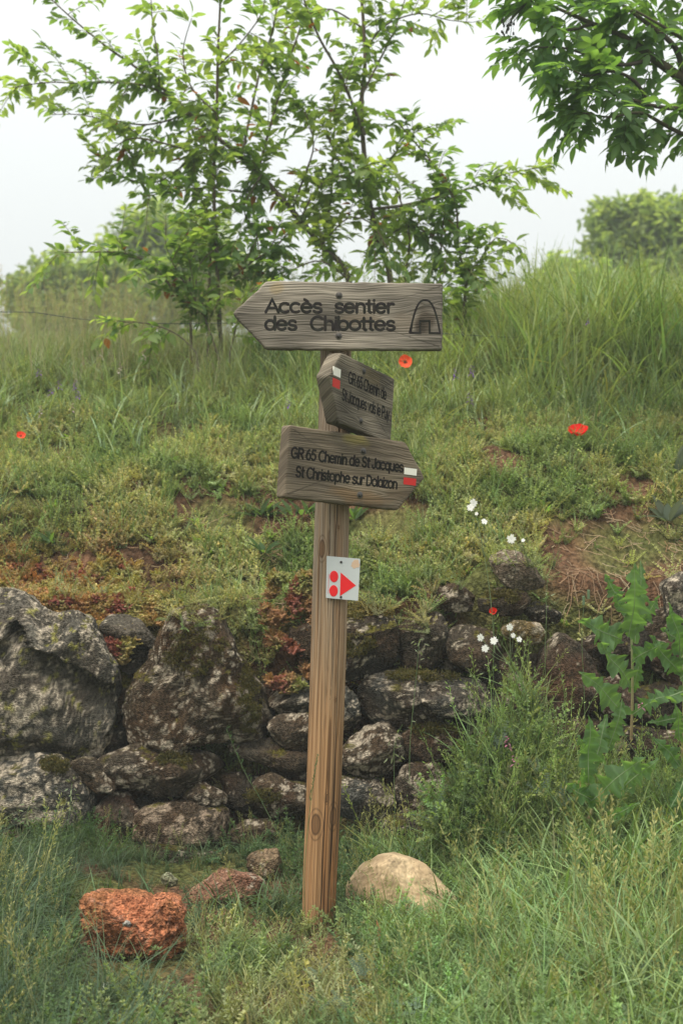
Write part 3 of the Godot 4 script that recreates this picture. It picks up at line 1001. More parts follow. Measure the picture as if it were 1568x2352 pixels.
func build_wall() -> void:
	var root := thing("dry_stone_wall", "low dry stone wall of dark lichen spotted field stones holding back the bank", "stone wall", Vector3(0, 0, -0.95))
	var grey := S(96, 92, 83)
	var warm := S(88, 78, 65)
	var deep := S(70, 64, 55)
	var L := [
		[[[-80, 150], [0, 122], [60, 122], [140, 132], [165, 180], [250, 235], [335, 218], [405, 245], [435, 330], [495, 440], [500, 520], [480, 700], [440, 800], [345, 868], [250, 850], [100, 800], [-10, 785], [-80, 770]], 4.93, {"seed": 1.0, "tone": grey, "lichen": 0.68, "yellow": 0.7, "moss": 0.2, "brownish": 0.25, "thick": 0.62, "soft": 0.008, "res": 0.0048, "facets": 5, "step": 0.075, "ledge": [[-40.0, 1480.0], [22.0, 1472.0], [46.0, 1424.0], [62.0, 1440.0], [88.0, 1486.0], [130.0, 1500.0], [172.0, 1520.0], [250.0, 1566.0]], "cuts": [[-0.25, 0.75, 0.65, 0.72], [0.1, -0.45, 0.9, 0.85], [0.7, 0.5, 0.6, 0.8]]}],
		[[[430, 440], [520, 415], [575, 440], [600, 520], [592, 590], [545, 690], [480, 760], [420, 740], [400, 560]], 5.04, {"seed": 2.0, "tone": warm, "lichen": 0.35, "moss": 0.75, "thick": 0.8}],
		[[[520, 700], [600, 688], [614, 730], [590, 780], [530, 830], [450, 862], [380, 872], [440, 800]], 4.98, {"seed": 3.0, "tone": deep, "lichen": 0.3, "moss": 0.35}],
		[[[470, 250], [500, 200], [560, 205], [640, 230], [700, 305], [692, 345], [660, 410], [590, 455], [530, 400], [515, 320]], 5.03, {"seed": 4.0, "tone": grey, "lichen": 0.15, "moss": 0.1, "facets": 3, "brownish": 0.15, "step": 0.05, "ledge": [[255.0, 1462.0], [300.0, 1466.0], [352.0, 1490.0]], "cuts": [[0.05, 0.9, 0.5, 0.55], [-0.1, -0.5, 0.8, 0.6]], "soft": 0.01}],
		[[[745, 280], [800, 195], [900, 172], [985, 190], [1040, 300], [1110, 440], [1180, 530], [1217, 650], [1215, 720], [1110, 745], [900, 755], [810, 800], [700, 792], [640, 760], [615, 700], [600, 620], [640, 500], [700, 400]], 4.95, {"seed": 5.0, "tone": warm, "lichen": 0.55, "moss": 0.62, "brownish": 0.8, "thick": 0.55, "res": 0.0055, "facets": 6, "cuts": [[0.1, -0.7, 0.7, 0.8]]}],
		[[[-80, 835], [50, 825], [200, 845], [290, 870], [350, 930], [395, 1000], [405, 1100], [408, 1245], [330, 1215], [170, 1192], [0, 1100], [-80, 1095]], 4.9, {"seed": 6.0, "tone": grey, "lichen": 0.82, "moss": 0.45, "yellow": 0.25, "brownish": 0.35, "thick": 0.6, "facets": 5, "cuts": [[0, -0.75, 0.65, 0.65]]}],
		[[[318, 880], [400, 853], [442, 865], [492, 910], [527, 985], [512, 1002], [450, 1005], [395, 965]], 4.88, {"seed": 7.0, "tone": warm, "lichen": 0.6, "moss": 0.1, "soft": 0.012}],
		[[[455, 872], [560, 820], [640, 793], [720, 800], [820, 828], [960, 838], [1012, 870], [1012, 920], [880, 962], [820, 1002], [740, 1012], [650, 982], [530, 967], [492, 920]], 4.93, {"seed": 8.0, "tone": warm, "lichen": 0.5, "moss": 0.45, "brownish": 0.85, "thick": 0.8}],
		[[[848, 1022], [920, 958], [1000, 1000], [1042, 1030], [1000, 1062], [900, 1067]], 4.9, {"seed": 9.0, "tone": warm, "lichen": 0.55, "moss": 0.5}],
		[[[420, 1180], [440, 1090], [520, 1018], [582, 1030], [622, 1100], [642, 1160], [602, 1232], [552, 1282], [470, 1262], [428, 1232]], 4.9, {"seed": 10.0, "tone": warm, "brown": S(104, 74, 58), "brownish": 0.95, "lichen": 0.3, "moss": 0.2}],
		[[[640, 1110], [720, 1070], [840, 1058], [980, 1070], [1042, 1082], [1062, 1150], [1032, 1232], [960, 1282], [900, 1292], [800, 1262], [700, 1280], [648, 1220]], 4.87, {"seed": 11.0, "tone": warm, "lichen": 0.75, "moss": 0.45, "brownish": 0.7, "thick": 0.6, "pale": S(176, 156, 134)}],
		[[[612, 1045], [660, 1035], [724, 1042], [690, 1080], [640, 1115]], 4.95, {"seed": 12.0, "tone": deep, "lichen": 0.2}],
		[[[-80, 1185], [0, 1178], [70, 1180], [112, 1220], [122, 1262], [60, 1282], [-80, 1285]], 4.85, {"seed": 13.0, "tone": warm, "lichen": 0.5, "pale": S(170, 140, 120)}],
		[[[165, 1215], [230, 1193], [292, 1240], [325, 1300], [240, 1300], [180, 1260]], 4.83, {"seed": 14.0, "tone": warm, "lichen": 0.6}],
		[[[-80, 1285], [60, 1272], [180, 1268], [250, 1300], [282, 1350], [270, 1420], [100, 1450], [-80, 1440]], 4.76, {"seed": 15.0, "tone": warm, "lichen": 0.3, "moss": 0.7}],
		[[[1235, 590], [1300, 530], [1380, 475], [1500, 470], [1560, 600], [1520, 650], [1400, 660], [1300, 650]], 5.0, {"seed": 16.0, "tone": grey, "lichen": 0.6, "moss": 0.4}],
		[[[1235, 700], [1300, 655], [1420, 650], [1540, 670], [1560, 740], [1480, 800], [1390, 805], [1290, 775]], 4.95, {"seed": 17.0, "tone": warm, "lichen": 0.65, "moss": 0.3}],
		[[[1045, 790], [1150, 768], [1260, 773], [1330, 808], [1430, 830], [1450, 900], [1390, 935], [1300, 900], [1220, 872], [1110, 840]], 4.96, {"seed": 18.0, "tone": warm, "lichen": 0.35, "moss": 0.45}],
		[[[1170, 960], [1250, 925], [1330, 965], [1420, 990], [1440, 1070], [1320, 1105], [1230, 1132], [1178, 1085]], 4.9, {"seed": 19.0, "tone": warm, "brown": S(100, 72, 54), "lichen": 0.4, "moss": 0.45}],
		[[[1020, 940], [1100, 925], [1180, 945], [1200, 1090], [1090, 1102], [1040, 1062]], 4.97, {"seed": 20.0, "tone": deep, "lichen": 0.25, "moss": 0.5}],
		[[[1060, 1190], [1130, 1148], [1230, 1138], [1292, 1190], [1262, 1265], [1130, 1270], [1050, 1252]], 4.87, {"seed": 21.0, "tone": warm, "lichen": 0.35, "moss": 0.45}],
		[[[1335, 255], [1420, 238], [1500, 260], [1500, 370], [1400, 385], [1345, 360]], 5.02, {"seed": 22.0, "tone": deep, "lichen": 0.3}],
		[[[1040, 560], [1120, 470], [1240, 480], [1260, 620], [1230, 760], [1180, 760]], 5.1, {"seed": 23.0, "tone": deep, "lichen": 0.1, "moss": 0.4}],
		[[[280, 1290], [420, 1250], [560, 1280], [640, 1300], [640, 1400], [300, 1420]], 4.8, {"seed": 24.0, "tone": deep, "lichen": 0.3, "moss": 0.6}],
		[[[640, 1270], [760, 1250], [900, 1290], [1040, 1280], [1040, 1380], [700, 1400]], 4.8, {"seed": 25.0, "tone": deep, "lichen": 0.3, "moss": 0.5}],
	]
	var R := [
		[[[-60, 300], [60, 278], [200, 308], [242, 350], [252, 450], [232, 530], [120, 572], [40, 602], [-60, 620]], 4.98, {"seed": 31.0, "tone": deep, "lichen": 0.3, "moss": 0.7, "brownish": 0.5, "thick": 0.7}],
		[[[250, 400], [330, 328], [440, 308], [482, 380], [452, 480], [400, 542], [300, 552], [254, 480]], 5.0, {"seed": 32.0, "tone": warm, "lichen": 0.25, "moss": 0.35}],
		[[[430, 215], [500, 178], [552, 190], [602, 230], [592, 292], [500, 300], [440, 270]], 5.06, {"seed": 33.0, "tone": warm, "lichen": 0.5, "moss": 0.3}],
		[[[688, 60], [740, 28], [812, 33], [882, 90], [922, 150], [912, 182], [840, 192], [760, 177], [708, 122]], 5.02, {"seed": 34.0, "tone": S(122, 112, 98), "brown": S(126, 104, 84), "lichen": 0.45, "moss": 0.1, "thick": 0.9}],
		[[[640, 245], [720, 198], [830, 208], [862, 250], [812, 312], [700, 314], [642, 292]], 5.02, {"seed": 35.0, "tone": warm, "lichen": 0.1, "moss": 0.6}],
		[[[820, 282], [900, 253], [1002, 308], [984, 352], [880, 342]], 5.02, {"seed": 36.0, "tone": deep, "lichen": 0.4, "moss": 0.4}],
		[[[738, 390], [800, 348], [900, 358], [934, 400], [902, 442], [840, 452], [760, 432]], 4.94, {"seed": 37.0, "tone": S(134, 118, 82), "brown": S(150, 110, 66), "lichen": 0.7, "moss": 0.3, "yellow": 0.2}],
		[[[85, 660], [140, 608], [250, 588], [400, 598], [530, 618], [655, 640], [664, 740], [560, 812], [400, 818], [200, 822], [118, 790]], 4.95, {"seed": 38.0, "tone": grey, "lichen": 0.5, "moss": 0.35, "brownish": 0.5, "thick": 0.75, "box": 0.42}],
		[[[-60, 650], [20, 648], [70, 700], [82, 790], [40, 842], [-60, 852]], 4.95, {"seed": 39.0, "tone": grey, "lichen": 0.6, "moss": 0.3}],
		[[[60, 880], [110, 838], [200, 828], [272, 890], [282, 960], [222, 1032], [100, 1052], [18, 1000], [8, 940]], 4.9, {"seed": 40.0, "tone": warm, "lichen": 0.55, "moss": 0.25}],
		[[[288, 870], [370, 818], [480, 828], [542, 850], [542, 930], [480, 982], [380, 992], [298, 960]], 4.92, {"seed": 41.0, "tone": warm, "brown": S(104, 74, 54), "lichen": 0.35, "moss": 0.55}],
		[[[-60, 1080], [60, 1068], [160, 1088], [222, 1140], [232, 1200], [160, 1242], [40, 1242], [-60, 1200]], 4.87, {"seed": 42.0, "tone": grey, "lichen": 0.65, "moss": 0.35}],
		[[[245, 1110], [310, 1018], [430, 1008], [502, 1080], [482, 1200], [400, 1262], [280, 1242]], 4.87, {"seed": 43.0, "tone": warm, "lichen": 0.6, "moss": 0.35}],
		[[[930, 500], [1000, 418], [1070, 450], [1132, 520], [1182, 620], [1184, 730], [1100, 792], [960, 802], [890, 700]], 4.95, {"seed": 44.0, "tone": warm, "brown": S(112, 84, 66), "brownish": 0.9, "lichen": 0.25, "moss": 0.2, "thick": 0.7}],
		[[[480, 420], [560, 368], [680, 398], [742, 470], [722, 560], [620, 582], [500, 522]], 4.99, {"seed": 45.0, "tone": warm, "lichen": 0.35, "moss": 0.45}],
		[[[1475, 180], [1568, 138], [1680, 150], [1700, 400], [1560, 402], [1498, 300]], 4.95, {"seed": 46.0, "tone": grey, "lichen": 0.7, "moss": 0.3}],
		[[[1190, 420], [1300, 380], [1420, 400], [1440, 520], [1330, 600], [1200, 560]], 5.04, {"seed": 47.0, "tone": deep, "lichen": 0.2, "moss": 0.4}],
		[[[1430, 410], [1560, 400], [1700, 470], [1700, 620], [1540, 640], [1430, 560]], 5.0, {"seed": 48.0, "tone": deep, "brown": S(112, 80, 60), "lichen": 0.25}],
		[[[1190, 640], [1260, 600], [1350, 690], [1310, 800], [1200, 800]], 4.98, {"seed": 49.0, "tone": deep, "brown": S(120, 90, 72), "lichen": 0.3}],
		[[[1340, 670], [1500, 640], [1700, 660], [1700, 820], [1500, 850], [1370, 810]], 4.96, {"seed": 50.0, "tone": deep, "lichen": 0.2}],
		[[[690, 560], [800, 480], [900, 520], [920, 700], [800, 800], [690, 740]], 5.02, {"seed": 51.0, "tone": warm, "lichen": 0.3, "moss": 0.4}],
		[[[560, 840], [720, 800], [900, 820], [930, 980], [760, 1050], [580, 1000]], 4.95, {"seed": 52.0, "tone": warm, "lichen": 0.35, "moss": 0.4}],
		[[[240, 560], [380, 545], [520, 520], [640, 590], [500, 615], [300, 600]], 5.08, {"seed": 53.0, "tone": deep, "moss": 0.6}],
		[[[940, 820], [1100, 800], [1300, 830], [1500, 850], [1700, 840], [1700, 1050], [1300, 1080], [960, 1040]], 4.92, {"seed": 54.0, "tone": deep, "lichen": 0.3}],
		[[[200, 1250], [330, 1240], [480, 1230], [620, 1180], [640, 1340], [420, 1400], [210, 1380]], 4.8, {"seed": 55.0, "tone": deep, "lichen": 0.3, "moss": 0.5}],
	]
	# small stones packed in behind, seen through the gaps
	for k in 46:
		var px := -60.0 + 1680.0 * fposmod(k * 0.618034, 1.0)
		var py := lerpf(1450.0 if px < 1000.0 else 1330.0, 1930.0, fposmod(k * 0.38197 + 0.13, 1.0))
		var o := []
		var rr := rng.randf_range(32.0, 62.0)
		for q in 8:
			var g := TAU * q / 8.0
			var r3 := rr * rng.randf_range(0.75, 1.15)
			o.append([px + cos(g) * r3 * 1.25, py + sin(g) * r3 * 0.8])
		var r := stone_mesh(o, 5.02 + 0.05 * rng.randf(), {"seed": 100.0 + k, "tone": deep if k % 2 else warm, "lichen": 0.35, "moss": 0.35, "res": 0.011})
		obj("stone", r[0], M.rock, root, Transform3D(Basis.IDENTITY, r[1] - root.position))
	for s in L:
		var r := stone_mesh(zl(s[0]), s[1], s[2])
		obj("stone", r[0], M.rock, root, Transform3D(Basis.IDENTITY, r[1] - root.position))
		remember(r[0], r[1])
	for s in R:
		var r := stone_mesh(zr(s[0]), s[1], s[2])
		obj("stone", r[0], M.rock, root, Transform3D(Basis.IDENTITY, r[1] - root.position))
		remember(r[0], r[1])


func loose(called: String, label: String, category: String, outline: Array, d: float, opt: Dictionary) -> void:
	var r := stone_mesh(outline, d, opt)
	var o := obj(called, r[0], M.smooth_rock if opt.has("smooth") else M.rock, self, Transform3D(Basis.IDENTITY, r[1]))
	tag(o, label, category)


func build_loose_stones() -> void:
	loose("red_rock", "rough porous rust red volcanic rock lying in the grass", "rock", [[183, 2062], [215, 2050], [290, 2052], [335, 2068], [372, 2066], [390, 2056], [420, 2070], [432, 2130], [432, 2190], [410, 2215], [310, 2235], [240, 2240], [222, 2195], [203, 2130]], 3.68, {"seed": 71.0, "tone": S(186, 122, 90), "brown": S(172, 126, 82), "brownish": 0.5, "pale": S(196, 142, 116), "lichen": 0.2, "moss": 0.08, "rough": 1.25, "pits": 0.015, "res": 0.004, "thick": 0.75, "soft": 0.004, "facets": 7, "grow": 0.98})
	loose("tan_boulder", "smooth pale tan boulder half sunk in grass right of the post", "boulder", [[796, 2030], [840, 1988], [892, 1968], [938, 1974], [980, 1998], [1016, 2036], [1068, 2090], [1062, 2150], [900, 2185], [820, 2150], [793, 2085]], 4.12, {"seed": 72.0, "tone": S(166, 146, 116), "brown": S(160, 132, 100), "brownish": 0.5, "pale": S(190, 172, 140), "lichen": 0.2, "moss": 0.12, "rough": 0.55, "facets": 4, "thick": 0.8, "smooth": 1, "grow": 1.0})
	loose("pink_stone", "flat pinkish brown stone in grass below the wall left of the post", "stone", [[430, 2055], [470, 2030], [510, 2004], [590, 2022], [604, 2060], [560, 2110], [460, 2110]], 4.2, {"seed": 73.0, "tone": S(150, 116, 94), "brown": S(160, 110, 88), "lichen": 0.35, "moss": 0.1, "thick": 0.7})
	loose("tan_block", "small upright tan stone leaning by the wall foot left of the post", "stone", [[572, 1970], [596, 1960], [636, 1956], [642, 1985], [618, 2020], [575, 2030]], 4.5, {"seed": 74.0, "tone": S(150, 126, 98), "lichen": 0.3, "moss": 0.15, "facets": 5})
	loose("pale_stone", "tiny pale green grey stone in grass behind the red rock", "stone", [[368, 2018], [385, 2006], [408, 2024], [400, 2036], [375, 2034]], 4.45, {"seed": 75.0, "tone": S(170, 176, 146), "pale": S(190, 196, 160), "lichen": 0.4, "moss": 0.0})
	loose("white_chip", "tiny white stone chip lying on top of the red rock", "stone chip", [[280, 2120], [292, 2116], [304, 2124], [298, 2130], [284, 2127]], 3.6, {"seed": 76.0, "tone": S(205, 196, 184), "brownish": 0.1, "moss": 0.0, "rough": 0.4})


# ---------------------------------------------------------------- mesh kinds for ground plants

func grey_of(a: float) -> Color:
	var k := rng.randf_range(1.0 - a, 1.0)
	return Color(k, k, k)


func tuft(n: int, rad: float, h: float, out: float, w: float, droop: float, segs := 4, seedheads := 0) -> ArrayMesh:
	var a := Acc.new()
	for k in n:
		var g := rng.randf() * TAU
		var r := rad * sqrt(rng.randf())
		var b := Vector3(cos(g) * r, -0.01, sin(g) * r)
		var c := grey_of(0.4)
		if rng.randf() < 0.14:
			c = Color(1.0, 0.86, 0.72) * rng.randf_range(0.8, 1.0)
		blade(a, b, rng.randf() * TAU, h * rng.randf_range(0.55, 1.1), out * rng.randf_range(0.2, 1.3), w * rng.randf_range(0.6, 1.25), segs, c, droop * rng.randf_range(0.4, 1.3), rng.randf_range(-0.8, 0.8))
	for k in seedheads:
		var yaw := rng.randf() * TAU
		var hh := h * rng.randf_range(1.0, 1.4)
		var o := out * rng.randf_range(0.2, 0.8)
		var d := Vector3(sin(yaw), 0, cos(yaw))
		var pts := PackedVector3Array()
		for q in 6:
			var t := q / 5.0
			pts.append(Vector3.UP * hh * t + d * o * t * t)
		tube(a, pts, w * 0.3, w * 0.12, 3, Color(0.95, 0.92, 0.7))
		for q in 16:
			var t := lerpf(0.72, 1.0, q / 15.0)
			var p := Vector3.UP * hh * t + d * o * t * t
			var away := (rdir() + Vector3.UP * 1.2 + d * 0.3).normalized()
			kite(a, p + away * 0.004, away, rdir(), rng.randf_range(0.008, 0.014), 0.0035, Color(1.0, 0.95, 0.7) * rng.randf_range(0.8, 1.0))
	return a.mesh()


func sprig(stems: int, h: float, out: float, gap: float, per: int, L: float, W: float, flowers := 0.0) -> ArrayMesh:
	# creeping or upright stems with whorls of small leaves
	var a := Acc.new()
	for k in stems:
		var yaw := rng.randf() * TAU
		var d := Vector3(sin(yaw), 0, cos(yaw))
		var hh := h * rng.randf_range(0.6, 1.1)
		var o := out * rng.randf_range(0.3, 1.2)
		var pts := PackedVector3Array()
		var bend := rng.randf_range(-0.4, 0.4)
		for q in 6:
			var t := q / 5.0
			pts.append(Vector3.UP * hh * t * (1.15 - 0.25 * t) + d.rotated(Vector3.UP, bend * t) * o * t)
		tube(a, pts, 0.0009, 0.0005, 3, Color(0.8, 0.85, 0.7))
		var tone := rng.randf_range(0.72, 1.0)
		var len := hh + o * 0.5
		var m := int(len / gap)
		for q in range(1, m + 1):
			var t := float(q) / m
			var f := t * 5.0
			var p := pts[mini(int(f), 4)].lerp(pts[mini(int(f) + 1, 5)], f - int(f))
			var s := 1.0 - 0.45 * t
			for e in per:
				var g := TAU * e / per + q * 0.7
				var away := (Vector3(cos(g), 0.35 + 0.4 * t, sin(g)) + rdir() * 0.25).normalized()
				var c := Color(1, 1, 1) * tone * rng.randf_range(0.75, 1.0)
				kite(a, p, away, Vector3.UP, L * s * rng.randf_range(0.7, 1.2), W * s, c)
			if rng.randf() < flowers:
				kite(a, p, (rdir() + Vector3.UP * 2.0).normalized(), rdir(), L * 0.7, W * 1.6, Color(1.0, 0.98, 0.8))
	return a.mesh()


func rosette(n: int, L: float, W: float, lift: float) -> ArrayMesh:
	var a := Acc.new()
	for k in n:
		var yaw := rng.randf() * TAU
		var el := lift * rng.randf_range(0.3, 1.2)
		var d := Vector3(sin(yaw) * cos(el), sin(el), cos(yaw) * cos(el))
		leaf(a, d * 0.004 + Vector3.UP * rng.randf_range(0, 0.02), d, Vector3.UP + d * 0.1, L * rng.randf_range(0.6, 1.15), W * rng.randf_range(0.7, 1.1), grey_of(0.3), 0.2, 0.35)
	return a.mesh()


func pinnate(a: Acc, base: Vector3, dir: Vector3, up: Vector3, L: float, pairs: int, l: float, w: float, col: Color) -> void:
	var right := dir.cross(up).normalized()
	var u := right.cross(dir).normalized()
	var pts := PackedVector3Array()
	for k in 6:
		var t := k / 5.0
		pts.append(base + dir * L * t - u * L * 0.22 * t * t)
	tube(a, pts, 0.0012, 0.0006, 3, col * 1.05)
	for k in pairs:
		var t := 0.15 + 0.85 * k / (pairs - 1.0)
		var p := base + dir * L * t - u * L * 0.22 * t * t
		for s in [-1.0, 1.0]:
			var dd: Vector3 = (right * s + dir * 0.35 + rdir() * 0.1).normalized()
			leaf(a, p, dd, u, l * (1.0 - 0.4 * absf(t - 0.4)), w, col * rng.randf_range(0.85, 1.0), 0.2, 0.1)


func vetch_sprig() -> ArrayMesh:
	var a := Acc.new()
	for k in 5:
		var yaw := rng.randf() * TAU
		var el := rng.randf_range(0.3, 1.1)
		pinnate(a, Vector3(0, rng.randf_range(0.0, 0.1), 0), Vector3(sin(yaw) * cos(el), sin(el), cos(yaw) * cos(el)), Vector3.UP, rng.randf_range(0.08, 0.13), 9, 0.02, 0.006, grey_of(0.2))
	return a.mesh()


func moss_tuft() -> ArrayMesh:
	var a := Acc.new()
	for k in 26:
		var g := rng.randf() * TAU
		var r := 0.016 * sqrt(rng.randf())
		kite(a, Vector3(cos(g) * r, -0.002, sin(g) * r), (Vector3.UP + rdir() * 0.6).normalized(), rdir(), rng.randf_range(0.005, 0.011), 0.0035, grey_of(0.45))
	return a.mesh()


func stand(p: Vector3, s: float, lean := 0.2) -> Transform3D:
	var up := (Vector3.UP + Vector3(rng.randf_range(-1, 1), 0, rng.randf_range(-1, 1)) * lean).normalized()
	var g := rng.randf() * TAU
	var x := Vector3(cos(g), 0, sin(g))
	var z := x.cross(up).normalized()
	x = up.cross(z).normalized()
	return Transform3D(Basis(x * s, up * s, z * s), p)


func many(m: Callable, k: int) -> Array:
	var out := []
	for q in k:
		out.append(m.call())
	return out


# ---------------------------------------------------------------- ground cover

func build_cover() -> void:
	# the tall grass along the crest
	var tall := thing("tall_grass", "tall green meadow grass along the crest of the bank", "grass", Vector3.ZERO, "", "stuff")
	var items := []
	for k in 5600:
		var x := rng.randf_range(-2.9, 3.0)
		var z := rng.randf_range(-5.4, -2.0)
		var p := Vector3(x, 0, z)
		var edge := -2.12 + 0.22 * N3(p, 1.6, 4.0) - 0.22 * smoothstep(0.3, 0.8, x)
		if z > edge:
			continue
		var c := Color(0.21, 0.36, 0.12).lerp(Color(0.46, 0.56, 0.23), clampf(0.5 + N3(p, 1.1, 9.0) + rng.randf_range(-0.3, 0.3), 0, 1))
		var s := rng.randf_range(0.75, 1.15) * (0.68 + 0.72 * smoothstep(0.15, 1.2, x) + 0.1 * N3(p, 0.8))
		s *= lerpf(0.45, 1.0, smoothstep(edge, edge - 0.6, z))
		if x < -0.3:
			s *= 0.74
			c = c.lerp(Color(0.34, 0.41, 0.18), 0.5 * smoothstep(-0.3, -0.9, x))
		items.append([stand(on(x, z), s, 0.22), vary(c, 0.36)])
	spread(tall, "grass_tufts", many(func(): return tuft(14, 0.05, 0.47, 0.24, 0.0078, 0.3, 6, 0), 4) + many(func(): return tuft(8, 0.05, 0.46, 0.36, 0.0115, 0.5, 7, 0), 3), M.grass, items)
	items = []
	for k in 1500:
		var x := rng.randf_range(-3.0, 3.0)
		var z := rng.randf_range(-5.0, -2.7)
		if x > -0.4 and rng.randf() < 0.55:
			continue
		var p := on(x, z)
		var c := Color(0.42, 0.52, 0.24).lerp(Color(0.50, 0.42, 0.34), rng.randf() * smoothstep(0.0, -0.8, x))
		items.append([stand(p, rng.randf_range(0.8, 1.15) * (0.85 if x < -0.5 else 1.05), 0.25), vary(c, 0.2)])
	spread(tall, "seeding_grass", many(func(): return tuft(5, 0.04, 0.42, 0.14, 0.003, 0.15, 4, 3), 4), M.grass, items)

	items = []
	for k in 420:
		var x := rng.randf_range(-1.7, 1.9)
		var z := rng.randf_range(-3.4, -2.0)
		var p := on(x, z)
		if N3(p, 2.2, 21.0) < 0.0:
			continue
		items.append([stand(p, rng.randf_range(0.55, 1.0), 0.25), vary(Color(0.44, 0.58, 0.32), 0.3)])
	spread(tall, "arching_grass", many(func(): return tuft(7, 0.04, 0.34, 0.3, 0.0105, 0.55, 7, 0), 4), M.grass, items)

	# fine mixed herbs covering the face of the bank
	var mat_cover := thing("bank_herbs", "fine yellow green bedstraw and herbs covering the bank above the wall", "ground cover", Vector3.ZERO, "", "stuff")
	items = []
	var grassy := []
	var clover := []
	var airy := []
	for k in 15500:
		var x := rng.randf_range(-1.9, 2.0)
		var z := rng.randf_range(-3.1, -1.02)
		var p := on(x, z)
		var q := scr(p)
		var bare := N3(p, 2.3, 50.0)
		# bare earth left of the post and at the far right, above the stones
		var bald := smoothstep(150.0, 60.0, Vector2((q.x - 520.0) * 0.8, (q.y - 1190.0) * 2.0).length()) + smoothstep(330.0, 150.0, Vector2((q.x - 1480.0) * 0.85, (q.y - 1310.0) * 1.6).length())
		bald += 0.7 * smoothstep(120.0, 50.0, Vector2(q.x - 620.0, (q.y - 1370.0)).length())
		if rng.randf() < bald * 0.93 or bare > 0.42 or (q.x < 440.0 and q.y > 1285.0 + 40.0 * N3(p, 5.0) and rng.randf() < 0.85):
			continue
		var yellow := Color(0.68, 0.65, 0.33)
		var green := Color(0.32, 0.43, 0.16)
		var rustc := Color(0.50, 0.31, 0.14)
		var t := clampf(0.6 + 1.2 * N3(p, 1.9, 13.0) + 0.6 * N3(p, 6.0, 2.0), 0, 1)
		var c := green.lerp(yellow, t)
		c = c.lerp(rustc, clampf(smoothstep(620.0, 200.0, q.x) * smoothstep(1110.0, 1290.0, q.y) * (0.6 + 0.9 * N3(p, 4.0, 33.0)), 0, 0.8))
		if z < -2.5:
			c = c.lerp(green, 0.5)
		items.append([stand(p, rng.randf_range(0.6, 1.25), 0.5), vary(c, 0.36)])
		if rng.randf() < 0.22:
			airy.append([stand(p, rng.randf_range(0.5, 1.1), 0.6), vary(c.lerp(Color(0.42, 0.52, 0.20), 0.35) * 1.1, 0.3)])
		if rng.randf() < 0.17:
			grassy.append([stand(p, rng.randf_range(0.5, 1.0), 0.4), vary(Color(0.27, 0.40, 0.14), 0.36)])
		if rng.randf() < 0.045 and N3(p, 2.4, 77.0) > -0.1:
			clover.append([stand(p, rng.randf_range(0.6, 1.2), 0.4), vary(Color(0.22, 0.38, 0.13), 0.25)])
	for k in 2600:
		var px := rng.randf_range(250.0, 1330.0)
		var py := rng.randf_range(1290.0, 1500.0)
		var hem := 1400.0 + 70.0 * N3(Vector3(px * 0.012, 0, 0), 1.0, 2.0) - 70.0 * smoothstep(900.0, 1150.0, px)
		if py > hem + rng.randf_range(-20.0, 30.0) or F3(Vector3(px, py, 0) * 0.015, 1.0, 55.0) < -0.02:
			continue
		var hit: Variant = stone_front(px, py)
		if hit == null:
			continue
		var c := Color(0.26, 0.36, 0.13).lerp(Color(0.56, 0.50, 0.24), rng.randf())
		airy.append([stand(hit, rng.randf_range(0.4, 0.9), 1.5), vary(c, 0.35)])
	spread(mat_cover, "herb_sprigs", many(func(): return sprig(6, 0.06, 0.055, 0.0095, 4, 0.012, 0.0056, 0.15), 6), M.herb, items)
	spread(mat_cover, "airy_bedstraw", many(func(): return sprig(4, 0.13, 0.08, 0.015, 4, 0.012, 0.0055, 0.35), 5), M.herb, airy)
	spread(mat_cover, "grass_blades", many(func(): return tuft(9, 0.03, 0.19, 0.11, 0.0052, 0.35, 5, 1), 4), M.grass, grassy)
	spread(mat_cover, "broad_leaves", many(func(): return rosette(8, 0.042, 0.015, 0.9), 4), M.leaf, clover)

	# orange and red stonecrop, on the wall head at the left and hanging down left of the post
	var crop := thing("stonecrop_mat", "orange and red stonecrop mat spilling over the wall top", "stonecrop", Vector3.ZERO, "", "stuff")
	items = []
	for k in 7600:
		var px := rng.randf_range(-20.0, 480.0)
		var py := rng.randf_range(1230.0, 1530.0)
		var low := table(px, [[20.0, 1375.0], [90.0, 1395.0], [150.0, 1430.0], [215.0, 1440.0], [255.0, 1520.0], [285.0, 1525.0], [330.0, 1440.0], [480.0, 1400.0]])
		if py > low + rng.randf_range(-16.0, 8.0):
			continue
		var keep := smoothstep(1240.0, 1360.0, py + 90.0 * N3(Vector3(px, py, 0) * 0.012, 1.0, 3.0)) * smoothstep(500.0, 330.0, px + 60.0 * N3(Vector3(px, py, 0) * 0.02, 1.0, 9.0))
		if rng.randf() > keep:
			continue
		var p := P(px, py, 5.16 - 0.2 * smoothstep(1400.0, 1500.0, py))
		if py < 1400.0:
			var z := -table(py, [[1050.0, 2.25], [1150.0, 1.85], [1250.0, 1.5], [1380.0, 1.16], [1420.0, 1.1]])
			p = on((px - 784.0) * U * (EYE_Z - z), z)
		var c := Color(0.70, 0.38, 0.16).lerp(Color(0.64, 0.57, 0.22), clampf(0.45 + 1.3 * N3(p, 7.0, 5.0) + 0.0025 * (px - 220.0), 0, 1))
		if N3(p, 11.0, 60.0) > 0.46:
			c = Color(0.48, 0.15, 0.11)
		items.append([stand(p, rng.randf_range(0.6, 1.2), 0.7), vary(c, 0.3)])
